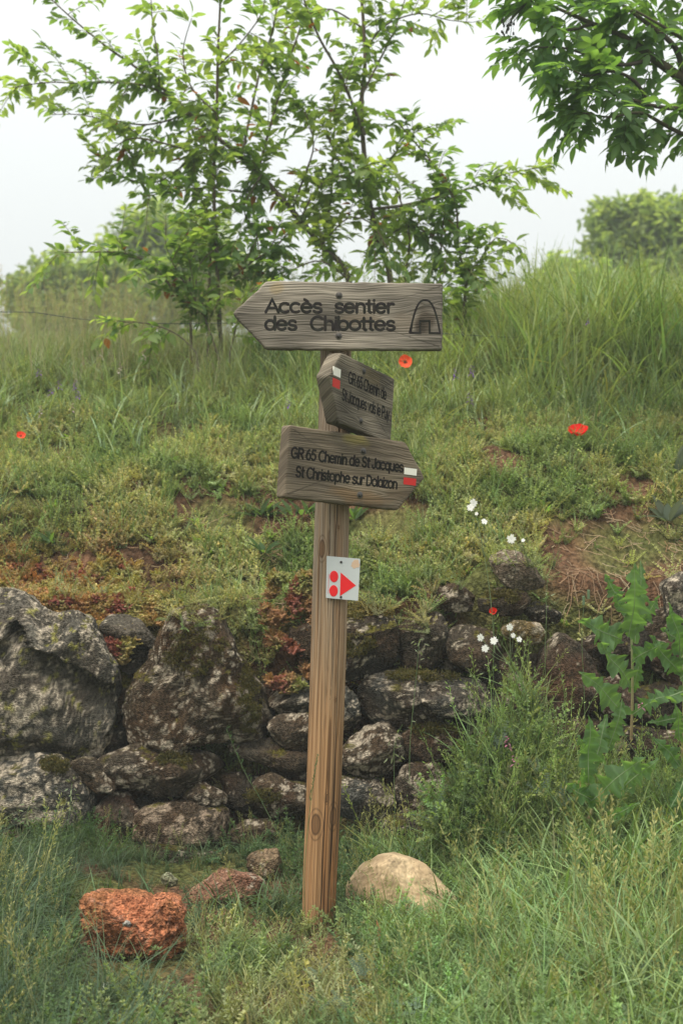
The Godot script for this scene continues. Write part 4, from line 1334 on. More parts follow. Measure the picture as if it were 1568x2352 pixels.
	for k in 3000:
		var t := rng.randf()
		var py := lerpf(1330.0, 1610.0, t)
		var px := lerpf(675.0, 655.0, t) + rng.randf_range(-1.0, 1.0) * table(t, [[0.0, 50.0], [0.3, 60.0], [0.8, 50.0], [1.0, 18.0]])
		var keep := F3(Vector3(px, py, 0) * 0.01, 1.4, 3.0)
		if keep < 0.02 + 0.1 * t or px > 730.0:
			continue
		var p := P(px, py, lerpf(5.1, 4.97, t) - rng.randf() * 0.05)
		var c := Color(0.62, 0.34, 0.16).lerp(Color(0.44, 0.46, 0.15), clampf(0.4 + 1.4 * N3(p, 8.0, 15.0), 0, 1))
		if N3(p, 8.0, 90.0) + 0.15 * (1.0 - t) > 0.36:
			c = Color(0.52, 0.20, 0.14)
		items.append([stand(p, rng.randf_range(0.6, 1.2), 0.8), vary(c, 0.25)])
	spread(crop, "stonecrop_sprigs", many(func(): return sprig(7, 0.03, 0.026, 0.005, 4, 0.009, 0.0055, 0.0), 6), M.herb, items)

	# moss cushions on the stones
	var moss := thing("moss", "yellow olive moss cushions on the wall stones", "moss", Vector3.ZERO, "", "stuff")
	items = []
	for mz in [[835.0, 1400.0, 80.0, 16.0, 4.95, 700, 0.9], [812.0, 1480.0, 50.0, 22.0, 4.86, 260, 0.5], [450.0, 1490.0, 70.0, 60.0, 4.88, 420, 0.3], [572.0, 1600.0, 26.0, 90.0, 4.84, 420, 0.3], [125.0, 1755.0, 30.0, 18.0, 4.82, 260, 0.3], [400.0, 1745.0, 35.0, 16.0, 4.86, 200, 0.2], [100.0, 1965.0, 45.0, 22.0, 4.7, 320, 0.4], [1000.0, 1675.0, 55.0, 14.0, 4.86, 300, 0.4], [960.0, 1550.0, 90.0, 12.0, 4.95, 300, 0.3], [1275.0, 1310.0, 22.0, 14.0, 4.96, 200, 0.8], [1150.0, 1370.0, 45.0, 16.0, 4.96, 240, 0.3], [600.0, 1830.0, 40.0, 14.0, 4.84, 160, 0.2], [980.0, 1290.0, 60.0, 20.0, 5.05, 240, 0.5]]:
		for k in mz[5]:
			var g := rng.randf() * TAU
			var r := sqrt(rng.randf())
			var px: float = mz[0] + cos(g) * r * mz[2]
			var py: float = mz[1] + sin(g) * r * mz[3]
			if F3(Vector3(px, py, 0) * 0.02, 1.5, 8.0) < -0.08:
				continue
			moss_spots.append([px, py, mz[4], mz[6]])
	for s in moss_spots:
		var hit: Variant = stone_front(s[0], s[1])
		if hit == null:
			continue
		var c := Color(0.13, 0.12, 0.03).lerp(Color(0.34, 0.25, 0.05), s[3] * rng.randf())
		items.append([stand(hit, rng.randf_range(0.6, 1.3), 1.2), vary(c, 0.3)])
	spread(moss, "moss_cushions", many(func(): return moss_tuft(), 4), M.herb, items)

	# grass at the foot of the wall and round the post
	var turf := thing("path_grass", "mixed short green grass in front of the wall and round the post", "grass", Vector3.ZERO, "", "stuff")
	items = []
	var seedy := []
	var bits := []
	for k in 8200:
		var z := rng.randf_range(-0.9, 1.5)
		var x := rng.randf_range(-1.6, 1.7)
		var p := on(x, z)
		var q := scr(p)
		var s0 := 1.0
		# keep the stones clear
		if absf(q.x - 310.0) < 140.0 and q.y > 1990.0 and q.y < 2275.0 and rng.randf() < 0.93:
			continue
		if q.x > 420.0 and q.x < 640.0 and q.y > 1960.0 and q.y < 2150.0 and rng.randf() < 0.7:
			continue
		if absf(q.x - 735.0) < 75.0 and q.y > 2080.0 and q.y < 2260.0:
			s0 = 0.55
		if x > 0.0 and x < 0.4 and z > -0.4 and z < 0.2 and rng.randf() < 0.2:
			continue
		var s := rng.randf_range(0.55, 1.1) * s0
		var c := Color(0.21, 0.33, 0.11)
		if x > 0.1:
			s *= 1.0 + 0.6 * smoothstep(0.1, 0.9, x)
			c = c.lerp(Color(0.30, 0.46, 0.165), clampf(0.5 + N3(p, 2.5, 3.0), 0, 1))
		elif x > -0.62 and z > 0.1:
			s *= 0.72
			c = c.lerp(Color(0.42, 0.42, 0.18), clampf(0.4 + 1.1 * N3(p, 3.0, 6.0), 0, 1))
		else:
			c = c.lerp(Color(0.10, 0.175, 0.07), 0.85)
		if z > 0.9:
			s *= 0.8
		if x < 0.05 and z < -0.2:
			s *= 0.55
		if q.x > 150.0 and q.x < 470.0 and q.y > 2200.0:
			s *= 0.42
		if q.x > 780.0 and q.x < 1080.0 and q.y > 2080.0 and q.y < 2240.0:
			s *= 1.0
		items.append([stand(p, s, 0.35), vary(c, 0.38)])
		if rng.randf() < 0.05 + (0.05 if x < 0.1 else 0.0):
			seedy.append([stand(p, s * rng.randf_range(0.8, 1.2), 0.35), vary(Color(0.36, 0.38, 0.18), 0.25)])
		if rng.randf() < (0.4 if x > 0.1 else 0.18):
			bits.append([stand(p, rng.randf_range(0.7, 1.5), 0.5), vary(c * 1.1, 0.35)])
	spread(turf, "grass_tufts", many(func(): return tuft(12, 0.045, 0.17, 0.13, 0.0044, 0.42, 5, 0), 4) + many(func(): return tuft(7, 0.04, 0.18, 0.14, 0.0068, 0.45, 6, 0), 3), M.grass, items)
	spread(turf, "seeding_grass", many(func(): return tuft(4, 0.03, 0.2, 0.09, 0.003, 0.25, 4, 3), 4), M.grass, seedy)
	spread(turf, "small_herbs", many(func(): return sprig(4, 0.10, 0.08, 0.013, 4, 0.014, 0.0065, 0.1), 4), M.herb, bits)

	# long fine fescue flopping over at the left
	var fescue := thing("fescue", "long fine blue green fescue drooping over the left foreground", "grass", Vector3.ZERO, "", "stuff")
	items = []
	for k in 620:
		var x := rng.randf_range(-1.5, -0.2)
		var z := rng.randf_range(-0.72, 1.35)
		var q := scr(on(x, z))
		if z > 0.15 and q.x > 400.0 - 60.0 * z:
			continue
		if q.x > 60.0 and q.x < 440.0 and q.y > 2020.0 and q.y < 2300.0 and z > -0.3:
			continue
		if x > -0.75 and rng.randf() < 0.6 or q.x > 420.0 and q.x < 640.0 and q.y > 2000.0:
			continue
		items.append([stand(on(x, z), rng.randf_range(0.7, 1.15) * (0.5 if z < -0.25 else 1.0), 0.25), vary(Color(0.105, 0.175, 0.085), 0.5)])
	spread(fescue, "fescue_tufts", many(func(): return tuft(34, 0.03, 0.3, 0.3, 0.0027, 0.72, 7, 0), 6), M.grass, items)

	# cleavers and bedstraw heaped against the wall at the right
	var mound := thing("cleavers", "fresh green cleavers and bedstraw heaped against the wall at the right", "undergrowth", Vector3.ZERO, "", "stuff")
	items = []
	var fern := []
	var blades := []
	var airy2 := []
	var broad := []
	for k in 7000:
		var px := rng.randf_range(780.0, 1640.0)
		var py := rng.randf_range(1480.0, 2120.0)
		var top := table(px, [[780.0, 2010.0], [900.0, 1975.0], [970.0, 1860.0], [1040.0, 1740.0], [1085.0, 1600.0], [1130.0, 1510.0], [1215.0, 1490.0], [1260.0, 1620.0], [1330.0, 1720.0], [1450.0, 1760.0], [1640.0, 1700.0]])
		if py < top + 75.0 + rng.randf_range(0.0, 60.0):
			continue
		if px < 1060.0 and py > 1975.0 and px > 800.0 and rng.randf() < 0.9:
			continue
		var thin := smoothstep(1900.0, 1650.0, py)
		if rng.randf() < thin * 0.35 or N3(Vector3(px, py, 0) * 0.006, 1.0, 30.0) > 0.42:
			continue
		var d := lerpf(4.78, 4.45, smoothstep(1500.0, 2050.0, py)) + rng.randf_range(-0.06, 0.06)
		var p := P(px, py, d)
		p.y = maxf(p.y, gh(p.x, p.z))
		var c := Color(0.21, 0.36, 0.105).lerp(Color(0.36, 0.47, 0.15), clampf(0.5 + 1.2 * N3(p, 3.0, 3.0), 0, 1))
		c = c.lerp(Color(0.46, 0.50, 0.22), 0.55 * smoothstep(0.15, 0.5, N3(p, 9.0, 44.0)))
		var kind := N3(p, 6.5, 71.0) + rng.randf_range(-0.18, 0.18)
		if kind > 0.08:
			items.append([stand(p, rng.randf_range(0.5, 1.1), 1.3), vary(c, 0.4)])
		elif kind > -0.12:
			airy2.append([stand(p, rng.randf_range(0.5, 1.1), 1.1), vary(c.lerp(Color(0.42, 0.50, 0.20), 0.3), 0.4)])
		elif kind > -0.3:
			if rng.randf() < 0.5:
				blades.append([stand(p, rng.randf_range(0.7, 1.3), 0.6), vary(Color(0.30, 0.42, 0.16), 0.45)])
		elif rng.randf() < 0.35:
			broad.append([stand(p, rng.randf_range(0.7, 1.3), 0.6), vary(Color(0.22, 0.36, 0.13), 0.35)])
		if rng.randf() < 0.12 and py > 1600.0:
			blades.append([stand(p, rng.randf_range(0.7, 1.3), 0.5), vary(Color(0.27, 0.40, 0.14), 0.4)])
		if rng.randf() < 0.035 and py > 1640.0:
			fern.append([stand(p + Vector3(0, 0, 0.05), rng.randf_range(0.5, 0.75), 0.5), vary(Color(0.19, 0.27, 0.18), 0.15)])
	for k in 22:
		var x := rng.randf_range(-0.1, 0.9)
		var z := rng.randf_range(0.45, 1.1)
		fern.append([stand(on(x, z) + Vector3(0, 0.03, 0), rng.randf_range(0.4, 0.6), 0.5), vary(Color(0.17, 0.25, 0.16), 0.15)])
	spread(mound, "cleaver_sprigs", many(func(): return sprig(3, 0.13, 0.08, 0.019, 6, 0.019, 0.0056, 0.15), 4), M.herb, items)
	spread(mound, "airy_weeds", many(func(): return sprig(4, 0.17, 0.10, 0.02, 3, 0.017, 0.009, 0.3), 4), M.herb, airy2)
	spread(mound, "broad_leaves", many(func(): return rosette(9, 0.055, 0.019, 0.9), 3), M.leaf, broad)
	spread(mound, "grass_blades", many(func(): return tuft(7, 0.03, 0.22, 0.12, 0.005, 0.3, 5, 1), 4), M.grass, blades)
	spread(mound, "vetch_leaves", many(func(): return vetch_sprig(), 4), M.herb, fern)

	# dead stems and roots on the bare earth
	var litter := thing("dead_stems", "dry brown stems and roots lying on the bare earth of the bank", "dead stems", Vector3.ZERO, "", "stuff")
	var a := Acc.new()
	for k in 420:
		var px: float
		var py: float
		if rng.randf() < 0.45:
			px = rng.randf_range(1230.0, 1600.0)
			py = rng.randf_range(1190.0, 1420.0)
		elif rng.randf() < 0.5:
			px = rng.randf_range(440.0, 720.0)
			py = rng.randf_range(1140.0, 1400.0)
		else:
			px = rng.randf_range(0.0, 1200.0)
			py = rng.randf_range(1050.0, 1400.0)
		var z := -table(py, [[1050.0, 2.25], [1150.0, 1.85], [1250.0, 1.5], [1380.0, 1.16], [1420.0, 1.1]])
		var x := (px - 784.0) * U * (EYE_Z - z)
		var g := rng.randf() * TAU
		var l := rng.randf_range(0.03, 0.13)
		var pts := PackedVector3Array()
		for q in 5:
			var t := q / 4.0 - 0.5
			var b := 0.25 * sin(t * 5.0 + g)
			var xx := x + cos(g + b) * l * t
			var zz := z + sin(g + b) * l * t * 0.6
			pts.append(on(xx, zz) + Vector3.UP * (0.006 + 0.03 * rng.randf() * absf(t)))
		var c := S(150, 116, 86).lerp(S(176, 156, 124), rng.randf())
		tube(a, pts, 0.0015, 0.0009, 4, vary(c, 0.2))
	var lm := obj("dead_stem_litter", a.mesh(), M.plain, litter)
	lm.set_meta("kind", "stuff")


var moss_spots := []
var stone_tops := {}


func stone_front(px: float, py: float) -> Variant:
	# nearest stone surface seen at that point of the plan, from the coarse map kept while the wall was built
	var key := Vector2i(int(px / 5.0), int(py / 5.0))
	for r in [Vector2i.ZERO, Vector2i(1, 0), Vector2i(-1, 0), Vector2i(0, 1), Vector2i(0, -1)]:
		if stone_tops.has(key + r):
			return stone_tops[key + r]
	return null


func remember(mesh: ArrayMesh, at: Vector3) -> void:
	var v: PackedVector3Array = mesh.surface_get_arrays(0)[Mesh.ARRAY_VERTEX]
	for p in v:
		if p.z < -0.02:
			continue
		var w := p + at
		var q := scr(w)
		var key := Vector2i(int(q.x / 5.0), int(q.y / 5.0))
		if not stone_tops.has(key) or stone_tops[key].z < w.z:
			stone_tops[key] = w


# ---------------------------------------------------------------- single plants

func stem_line(base: Vector3, tip: Vector3, bow: Vector3) -> PackedVector3Array:
	var pts := PackedVector3Array()
	for k in 12:
		var t := k / 11.0
		pts.append(base.lerp(tip, t) + bow * sin(PI * t))
	return pts


func facing_basis(dir: Vector3) -> Basis:
	var z := dir.normalized()
	var x := Vector3.UP.cross(z)
	if x.length() < 0.1:
		x = Vector3.RIGHT
	x = x.normalized()
	return Basis(x, z.cross(x), z)


func poppy(px: float, py: float, d: float, face: Vector3, r: float, col: Color, label: String, base_dx := 0.02, open := 0.35, group := "poppies on the bank") -> void:
	var head := P(px, py, d)
	var bx := head.x + base_dx
	var base := on(bx, head.z - 0.03)
	if base.y > head.y - 0.04:
		base.y = head.y - 0.06
	var t := thing("poppy", label, "poppy", base, group)
	var a := Acc.new()
	var f := face.normalized()
	tube(a, stem_line(Vector3.ZERO, head - base - f * r * 0.25, Vector3(-base_dx * 0.5, 0, 0.01)), 0.0014, 0.001, 5, Color(0.10, 0.15, 0.06))
	obj("stem", a.mesh(), M.plain, t)
	var bs := facing_basis(f)
	for k in 4:
		var p := Acc.new()
		var g0 := k * PI / 2 + 0.4
		var rows := 5
		var cols := 8
		var lift := 0.0012 * (k % 2)
		for j in rows + 1:
			var s := float(j) / rows
			for q in cols + 1:
				var u := float(q) / cols * 2.0 - 1.0
				var g := g0 + u * 0.98 * (0.5 + 0.5 * s)
				var edge := 1.0 - 0.16 * u * u * s + 0.07 * nz.get_noise_3d(u * 3.0, px, k * 5.0) * s
				var rr := r * s * edge
				var z := r * open * s * s + 0.10 * r * s * nz.get_noise_3d(u * 3.0 + k, s * 2.0, py) + lift
				var dark := smoothstep(0.3, 0.12, s)
				p.put(bs * Vector3(cos(g) * rr, sin(g) * rr, z), col.lerp(Color(0.03, 0.01, 0.015), dark * 0.8) * (1.0 + 0.15 * nz.get_noise_2d(u * 9.0, s * 2.0)))
		for j in rows:
			for q in cols:
				var e := j * (cols + 1) + q
				p.quad(e, e + 1, e + cols + 2, e + cols + 1)
		obj("petal", p.mesh(), M.petal, t, Transform3D(Basis.IDENTITY, head - base))
	var c := Acc.new()
	var core := disc(0, 0, r * 0.12, r * 0.12, r * 0.16, Color(0.06, 0.07, 0.03), 10, r * 0.05)
	for k in 26:
		var g := rng.randf() * TAU
		var dir := Vector3(cos(g), sin(g), rng.randf_range(0.4, 1.0)).normalized()
		kite(core, Vector3(cos(g), sin(g), 0) * r * 0.1, dir, rdir(), r * 0.22, r * 0.035, Color(0.025, 0.012, 0.018))
	obj("flower_centre", core.mesh(), M.plain, t, Transform3D(bs, head - base))


func campion(label: String, base: Vector3, tips: Array, d: float, group := "white campions by the wall") -> void:
	# tips: [px, py, size]
	var t := thing("white_campion", label, "wildflower", base, group)
	var first := P(tips[0][0], tips[0][1], d)
	var a := Acc.new()
	var main := stem_line(Vector3.ZERO, first - base, Vector3(0.012, 0, 0.01))
	tube(a, main, 0.0016, 0.0009, 5, Color(0.17, 0.22, 0.11))
	for k in range(1, tips.size()):
		var tip := P(tips[k][0], tips[k][1], d - 0.01 * k) - base
		var from := main[7 if tip.y > main[8].y else 5]
		tube(a, stem_line(from, tip, Vector3(0, -0.01, 0.004)), 0.001, 0.0007, 4, Color(0.17, 0.22, 0.11))
	obj("stem", a.mesh(), M.plain, t)
	for k in range(2, 9, 2):
		for s in [-1.0, 1.0]:
			var l := Acc.new()
			leaf(l, Vector3.ZERO, Vector3(s, 0.25, rng.randf_range(-0.4, 0.4)).normalized(), Vector3.UP, 0.035 * (1.1 - k * 0.08), 0.009, Color(0.11, 0.17, 0.08), 0.2, 0.3)
			obj("leaf", l.mesh(), M.leaf, t, Transform3D(Basis.IDENTITY, main[k]))
	for k in tips.size():
		var p := P(tips[k][0], tips[k][1], d - 0.01 * k) - base
		var r: float = tips[k][2]
		var fl := Acc.new()
		var bs := facing_basis(Vector3(rng.randf_range(-0.5, 0.5), rng.randf_range(0.1, 0.7), 1.0))
		for q in 5:
			var g := q * TAU / 5.0 + rng.randf() * 0.2
			for s in [-0.22, 0.22]:
				var dir := bs * Vector3(cos(g + s), sin(g + s), 0.12)
				leaf(fl, p, dir, bs.z, r, r * 0.55, Color(0.78, 0.78, 0.76), 0.08, 0.1, 0.98)
		var f := obj("flower", fl.mesh(), M.petal, t)
		var cx := Acc.new()
		tube(cx, PackedVector3Array([p - bs.z * 0.013, p - bs.z * 0.008, p - bs.z * 0.0005]), 0.0026, 0.0024, 7, Color(0.28, 0.2, 0.16))
		obj("calyx", cx.mesh(), M.plain, f)


func spike(called: String, label: String, category: String, px: float, py: float, d: float, len: float, col: Color, group: String, rise := 0.0) -> void:
	# a flowering vetch: stem, two feathery leaves and a one sided spike of small flowers
	var top := P(px, py, d)
	var base := on(top.x + rng.randf_range(-0.02, 0.02), top.z - 0.01)
	base.y = minf(base.y, top.y - len - 0.02)
	if rise > 0.0:
		base.y = maxf(base.y, top.y - rise)
	var t := thing(called, label, category, base, group)
	var tip := top - base
	var a := Acc.new()
	var pts := stem_line(Vector3.ZERO, tip, Vector3(0.006, 0, 0.004))
	tube(a, pts, 0.0011, 0.0007, 4, Color(0.12, 0.17, 0.07))
	obj("stem", a.mesh(), M.plain, t)
	var f := Acc.new()
	var n := int(len / 0.0042)
	for k in n:
		var s := float(k) / n
		var p := tip - Vector3.UP * len * (1.0 - s) * 0.98
		var g := rng.randf_range(-1.3, 1.3)
		var dir := Vector3(sin(g), -0.25 + 0.5 * s, cos(g) * 0.8).normalized()
		var cc := vary(col, 0.3)
		leaf(f, p, dir, Vector3.UP, (0.02 if called == "violet_vetch" else 0.0155) * (1.15 - 0.6 * s), 0.0075, cc, 0.5, 0.3)
	obj("flower_spike", f.mesh(), M.petal, t)
	for s in [-1.0, 1.0]:
		var l := Acc.new()
		pinnate(l, Vector3.ZERO, Vector3(s, 0.5, 0.3).normalized(), Vector3.UP, 0.07, 8, 0.014, 0.004, Color(0.09, 0.14, 0.07))
		obj("leaf", l.mesh(), M.herb, t, Transform3D(Basis.IDENTITY, pts[5 if s < 0 else 3]))


func lobed_leaf(L: float, W: float, lobes: float, droop: float, depth: float, col: Color, sd: float) -> Array:
	# along +Z with its face towards +Y; returns blade and midrib
	var a := Acc.new()
	var r := Acc.new()
	var n := 44
	var spine := PackedVector3Array()
	var last := -1
	for k in n + 1:
		var t := float(k) / n
		var y := -droop * L * t * t
		var p := Vector3(0.02 * L * sin(t * 5.0 + sd), y + 0.02 * L * sin(t * 9.0 + sd), L * t * (1.0 - 0.25 * droop * t))
		var env := pow(sin(PI * clampf(pow(t, 0.75) * 0.96 + 0.03, 0, 1)), 0.8)
		var ws := []
		for s in 2:
			var ph := t * lobes + 0.31 * s + 0.1 * sin(sd * 3.0 + s)
			var saw := ph - floorf(ph)
			var tooth := 1.0 - depth * pow(saw, 0.8) if saw < 0.82 else 1.0 - depth + depth * (saw - 0.82) / 0.18
			tooth += 0.06 * sin(t * 80.0 + s * 2.0 + sd)
			ws.append(maxf(0.04, env * tooth) * W * 0.5)
		var wave := 0.16 * W * sin(t * lobes * TAU * 0.5 + sd)
		var back := 0.16 * L / lobes
		var c := col * (1.0 + 0.12 * sin(t * 23.0 + sd) + (0.28 if k % 5 == 0 else 0.0))
		var q := a.put(p + Vector3(-ws[0], ws[0] * 0.22 + wave, -back * ws[0] / W), c)
		a.put(p + Vector3(-ws[0] * 0.5, ws[0] * 0.16 - 0.004 * wave, 0), c * 1.04)
		a.put(p, c * 1.08)
		a.put(p + Vector3(ws[1] * 0.5, ws[1] * 0.16, 0), c * 1.02)
		a.put(p + Vector3(ws[1], ws[1] * 0.22 - wave, -back * ws[1] / W), c)
		if last >= 0:
			for e in 4:
				a.quad(last + e, q + e, q + e + 1, last + e + 1)
		last = q
		spine.append(p + Vector3.UP * 0.0009)
	tube(r, spine, 0.0017, 0.0006, 5, Color(0.24, 0.31, 0.16))
	return [a.mesh(), r.mesh()]


func lettuce(label: String, foot: Vector3, top: Vector3, leaves: Array, group: String) -> void:
	var t := thing("prickly_lettuce", label, "weed", foot, group)
	var a := Acc.new()
	tube(a, stem_line(Vector3.ZERO, top - foot, Vector3(0.006, 0, 0.01)), 0.005, 0.003, 8, S(168, 140, 110), S(150, 170, 120))
	obj("stem", a.mesh(), M.plain, t)
	var n := 0
	for l in leaves:
		var b := P(l[0], l[1], l[4])
		var e := P(l[2], l[3], l[4])
		e.z += l[5]
		var dir := e - b
		var L := dir.length()
		var face: Vector3 = (Vector3(l[7], 0.75, 0.8) if l.size() > 7 else Vector3(rng.randf_range(-0.45, 0.45), 0.4, 1.0)).normalized()
		var z := dir / L
		var x := face.cross(z).normalized()
		var y := z.cross(x)
		var col := S(116, 148, 104).lerp(S(98, 134, 86), rng.randf())
		var m := lobed_leaf(L * 1.06, l[6] * L * 1.08, rng.randf_range(4.4, 5.8), 0.12, 0.8 if l[6] > 0.42 else 0.66, col, n * 1.7 + foot.x * 9.0)
		var o := obj("leaf", m[0], M.leaf, t, Transform3D(Basis(x, y, z), b - foot))
		obj("midrib", m[1], M.plain, o)
		n += 1


func build_singles() -> void:
	poppy(930, 831, 6.4, Vector3(0.1, 0.25, 1.0), 0.0325, S(236, 84, 44), "wide open orange red poppy just right of the middle board", 0.01, 0.3)
	poppy(1327, 1000, 5.92, Vector3(-0.1, 0.8, 0.5), 0.044, S(230, 36, 26), "large bright red poppy alone on the right of the bank", 0.03, 0.75)
	poppy(48, 1002, 6.1, Vector3(0.2, 0.6, 0.7), 0.021, S(232, 62, 34), "small red poppy low at the left edge of the bank", -0.01, 0.45)
	poppy(175, 1156, 5.75, Vector3(-0.3, 0.6, 0.6), 0.014, S(216, 84, 58), "tiny faded red poppy in the herbs on the left of the bank", 0.01, 0.4)
	poppy(1033, 1228, 5.5, Vector3(0.1, 0.35, 0.8), 0.021, S(196, 66, 40), "crumpled withering red poppy above the stones right of the post", 0.0, 0.7)
	poppy(1113, 1086, 5.95, Vector3(0.9, 0.2, 0.4), 0.011, S(222, 92, 44), "tiny orange poppy bud right of the lower board", 0.0, 1.2)
	poppy(1134, 1408, 4.78, Vector3(-0.3, 0.5, 0.8), 0.0135, S(222, 52, 36), "half closed red poppy on a thin stem before the right stones", 0.02, 1.1)
	poppy(430, 537, 7.2, Vector3(0.1, 0.3, 0.9), 0.011, S(216, 90, 60), "tiny red poppy high among the sapling stems", 0.0, 0.8)

	campion("tall white campion leaning up beside the lower board, three pale flowers near its tip", P(1136, 1500, 4.8), [[1087, 1155, 0.016], [1080, 1166, 0.014], [1112, 1198, 0.012], [1094, 1180, 0.007]], 4.74)
	campion("white campion with six blossoms in front of the orange lichened stone", P(1150, 1660, 4.72), [[1170, 1441, 0.014], [1103, 1465, 0.014], [1134, 1472, 0.015], [1114, 1490, 0.014], [1178, 1460, 0.01], [1192, 1469, 0.011]], 4.66)
	campion("white campion with two flowers above the round topmost stone at the right", P(1180, 1320, 5.0), [[1174, 1238, 0.018], [1201, 1241, 0.008]], 4.96)
	campion("small white campion in the grass at the bottom left", on(-0.6, 0.63), [[242, 2266, 0.012], [262, 2270, 0.009], [245, 2299, 0.012]], 3.42)

	var vio := S(112, 48, 160)
	var k := 0
	var says := ["violet vetch spike, uppermost of those at the far left of the bank", "dark violet vetch spike left of the paired spikes at the far left", "violet vetch spike standing closest to the left sapling stems", "dark violet vetch spike low in the far left group", "violet vetch spike lowest in the far left group", "lone violet vetch flower between the far left group and the post", "violet vetch spike right of the poppy, the left of a pair", "bright violet vetch spike right of the poppy, the right of a pair", "blue violet vetch drooping below the pair right of the poppy", "violet vetch high in the tall grass at the right"]
	for s in [[90, 846, 6.6, 0.03], [136, 872, 6.5, 0.04], [174, 872, 6.5, 0.05], [118, 890, 6.5, 0.03], [180, 900, 6.5, 0.025], [663, 918, 6.4, 0.03], [1045, 842, 6.3, 0.05], [1083, 838, 6.3, 0.045], [1078, 900, 6.25, 0.05], [1350, 730, 6.9, 0.025]]:
		spike("violet_vetch", says[k], "wildflower", s[0], s[1], s[2] - 0.2, s[3], vio, "violet vetches in the tall grass")
		k += 1
	var pink := S(176, 104, 140)
	k = 0
	var says2 := ["pink vetch with two toned spike in the cleavers right of the stones", "pink vetch lower right of the two before the stones", "mauve vetch among the lobed leaves of the prickly lettuce", "pale pink vetch in the grass below the tan boulder", "pink vetch at the bottom just right of the post foot", "pink vetch at the bottom right beside its twin", "magenta vetch at the bottom between boulder and right corner", "blue violet vetch low in the grass at the right edge", "violet vetch at the right edge below the blue one"]
	for s in [[1166, 1690, 4.5, 0.04], [1181, 1735, 4.45, 0.035], [1472, 1612, 4.4, 0.02], [1020, 2180, 3.75, 0.04], [742, 2246, 3.5, 0.018], [826, 2276, 3.45, 0.016], [1122, 2292, 3.4, 0.014], [1508, 2190, 3.6, 0.03], [1522, 2250, 3.5, 0.026]]:
		var c := pink if k != 7 and k != 8 else S(110, 92, 160)
		if k == 6:
			c = S(196, 84, 150)
		spike("pink_vetch", says2[k], "wildflower", s[0], s[1], s[2], s[3], c, "vetches in the foreground", 0.22)
		k += 1

	var pale := S(176, 150, 156)
	k = 0
	var says3 := ["pale pink sainfoin spike, leftmost on the grassy crest", "pale pink sainfoin spike nearest the sapling at the left", "dull mauve sainfoin spike between the left spikes and the sapling", "pale pink sainfoin spike low on the left of the bank", "rosy sainfoin spike above the small left poppy"]
	for s in [[232, 800, 6.9, 0.05], [330, 800, 6.8, 0.05], [275, 830, 6.7, 0.05], [95, 930, 6.4, 0.05], [165, 925, 6.4, 0.04]]:
		spike("sainfoin", says3[k], "wildflower", s[0], s[1], s[2] - 0.25, s[3], pale, "pale sainfoin spikes on the left bank")
		k += 1

	lettuce("tall prickly lettuce with deeply lobed leaves before the right stones", P(1449, 1700, 4.62), P(1443, 1352, 4.5), [[1446, 1462, 1441, 1310, 4.5, 0.12, 0.44], [1428, 1400, 1391, 1323, 4.54, 0.04, 0.5], [1428, 1472, 1335, 1420, 4.5, 0.1, 0.62], [1462, 1478, 1466, 1295, 4.6, 0.02, 0.26], [1458, 1440, 1506, 1374, 4.56, 0.05, 0.5], [1447, 1578, 1380, 1474, 4.48, 0.1, 0.5], [1452, 1520, 1492, 1470, 4.5, 0.12, 0.5], [1436, 1640, 1335, 1541, 4.44, 0.1, 0.42], [1448, 1592, 1470, 1500, 4.58, 0.03, 0.4], [1450, 1640, 1530, 1580, 4.5, 0.08, 0.45], [1446, 1420, 1412, 1362, 4.52, 0.05, 0.5]], "prickly lettuces at the right")
	lettuce("prickly lettuce cut off by the right edge of the picture", P(1566, 1740, 4.56), P(1561, 1440, 4.5), [[1562, 1512, 1535, 1390, 4.48, 0.1, 0.42], [1560, 1548, 1490, 1462, 4.5, 0.08, 0.5], [1566, 1590, 1482, 1592, 4.46, 0.12, 0.5, -0.1], [1565, 1470, 1600, 1380, 4.5, 0.05, 0.45], [1560, 1652, 1486, 1650, 4.5, 0.06, 0.34], [1568, 1620, 1640, 1580, 4.5, 0.05, 0.4], [1562, 1700, 1540, 1620, 4.42, 0.08, 0.35], [1560, 1760, 1500, 1690, 4.4, 0.08, 0.45], [1566, 1480, 1520, 1440, 4.52, 0.05, 0.5], [1570, 1790, 1530, 1850, 4.36, 0.06, 0.4], [1564, 1560, 1610, 1490, 4.46, 0.06, 0.5]], "prickly lettuces at the right")
	lettuce("low prickly lettuce with broad upright leaves sunk in the cleavers", P(1352, 1880, 4.36), P(1354, 1830, 4.36), [[1352, 1798, 1349, 1650, 4.3, 0.06, 0.36], [1360, 1770, 1386, 1646, 4.38, 0.02, 0.42], [1354, 1838, 1446, 1732, 4.26, 0.12, 0.5], [1332, 1830, 1328, 1764, 4.3, 0.1, 0.3], [1350, 1740, 1322, 1690, 4.36, 0.05, 0.5], [1394, 1876, 1440, 1836, 4.2, 0.1, 0.3], [1370, 1850, 1300, 1790, 4.28, 0.08, 0.45], [1420, 1820, 1490, 1740, 4.3, 0.08, 0.5], [1400, 1720, 1420, 1610, 4.4, 0.05, 0.4]], "prickly lettuces at the right")

	# leafy weeds on the bank
	k = 0
	var says4 := ["bright green leafy weed clump on bare earth left of the post", "bright green leafy weed touching the post just below the lower board", "small upright leafy weed left of the post below the earth patch", "leafy weed hidden low behind the post on its right", "small weed rosette on the left of the bank", "pale green weed with wide leaves at the left end of the wall top", "tall weed with long grey leaves on the bank at the right edge", "weed with narrow leaves on a red stem at the far right"]
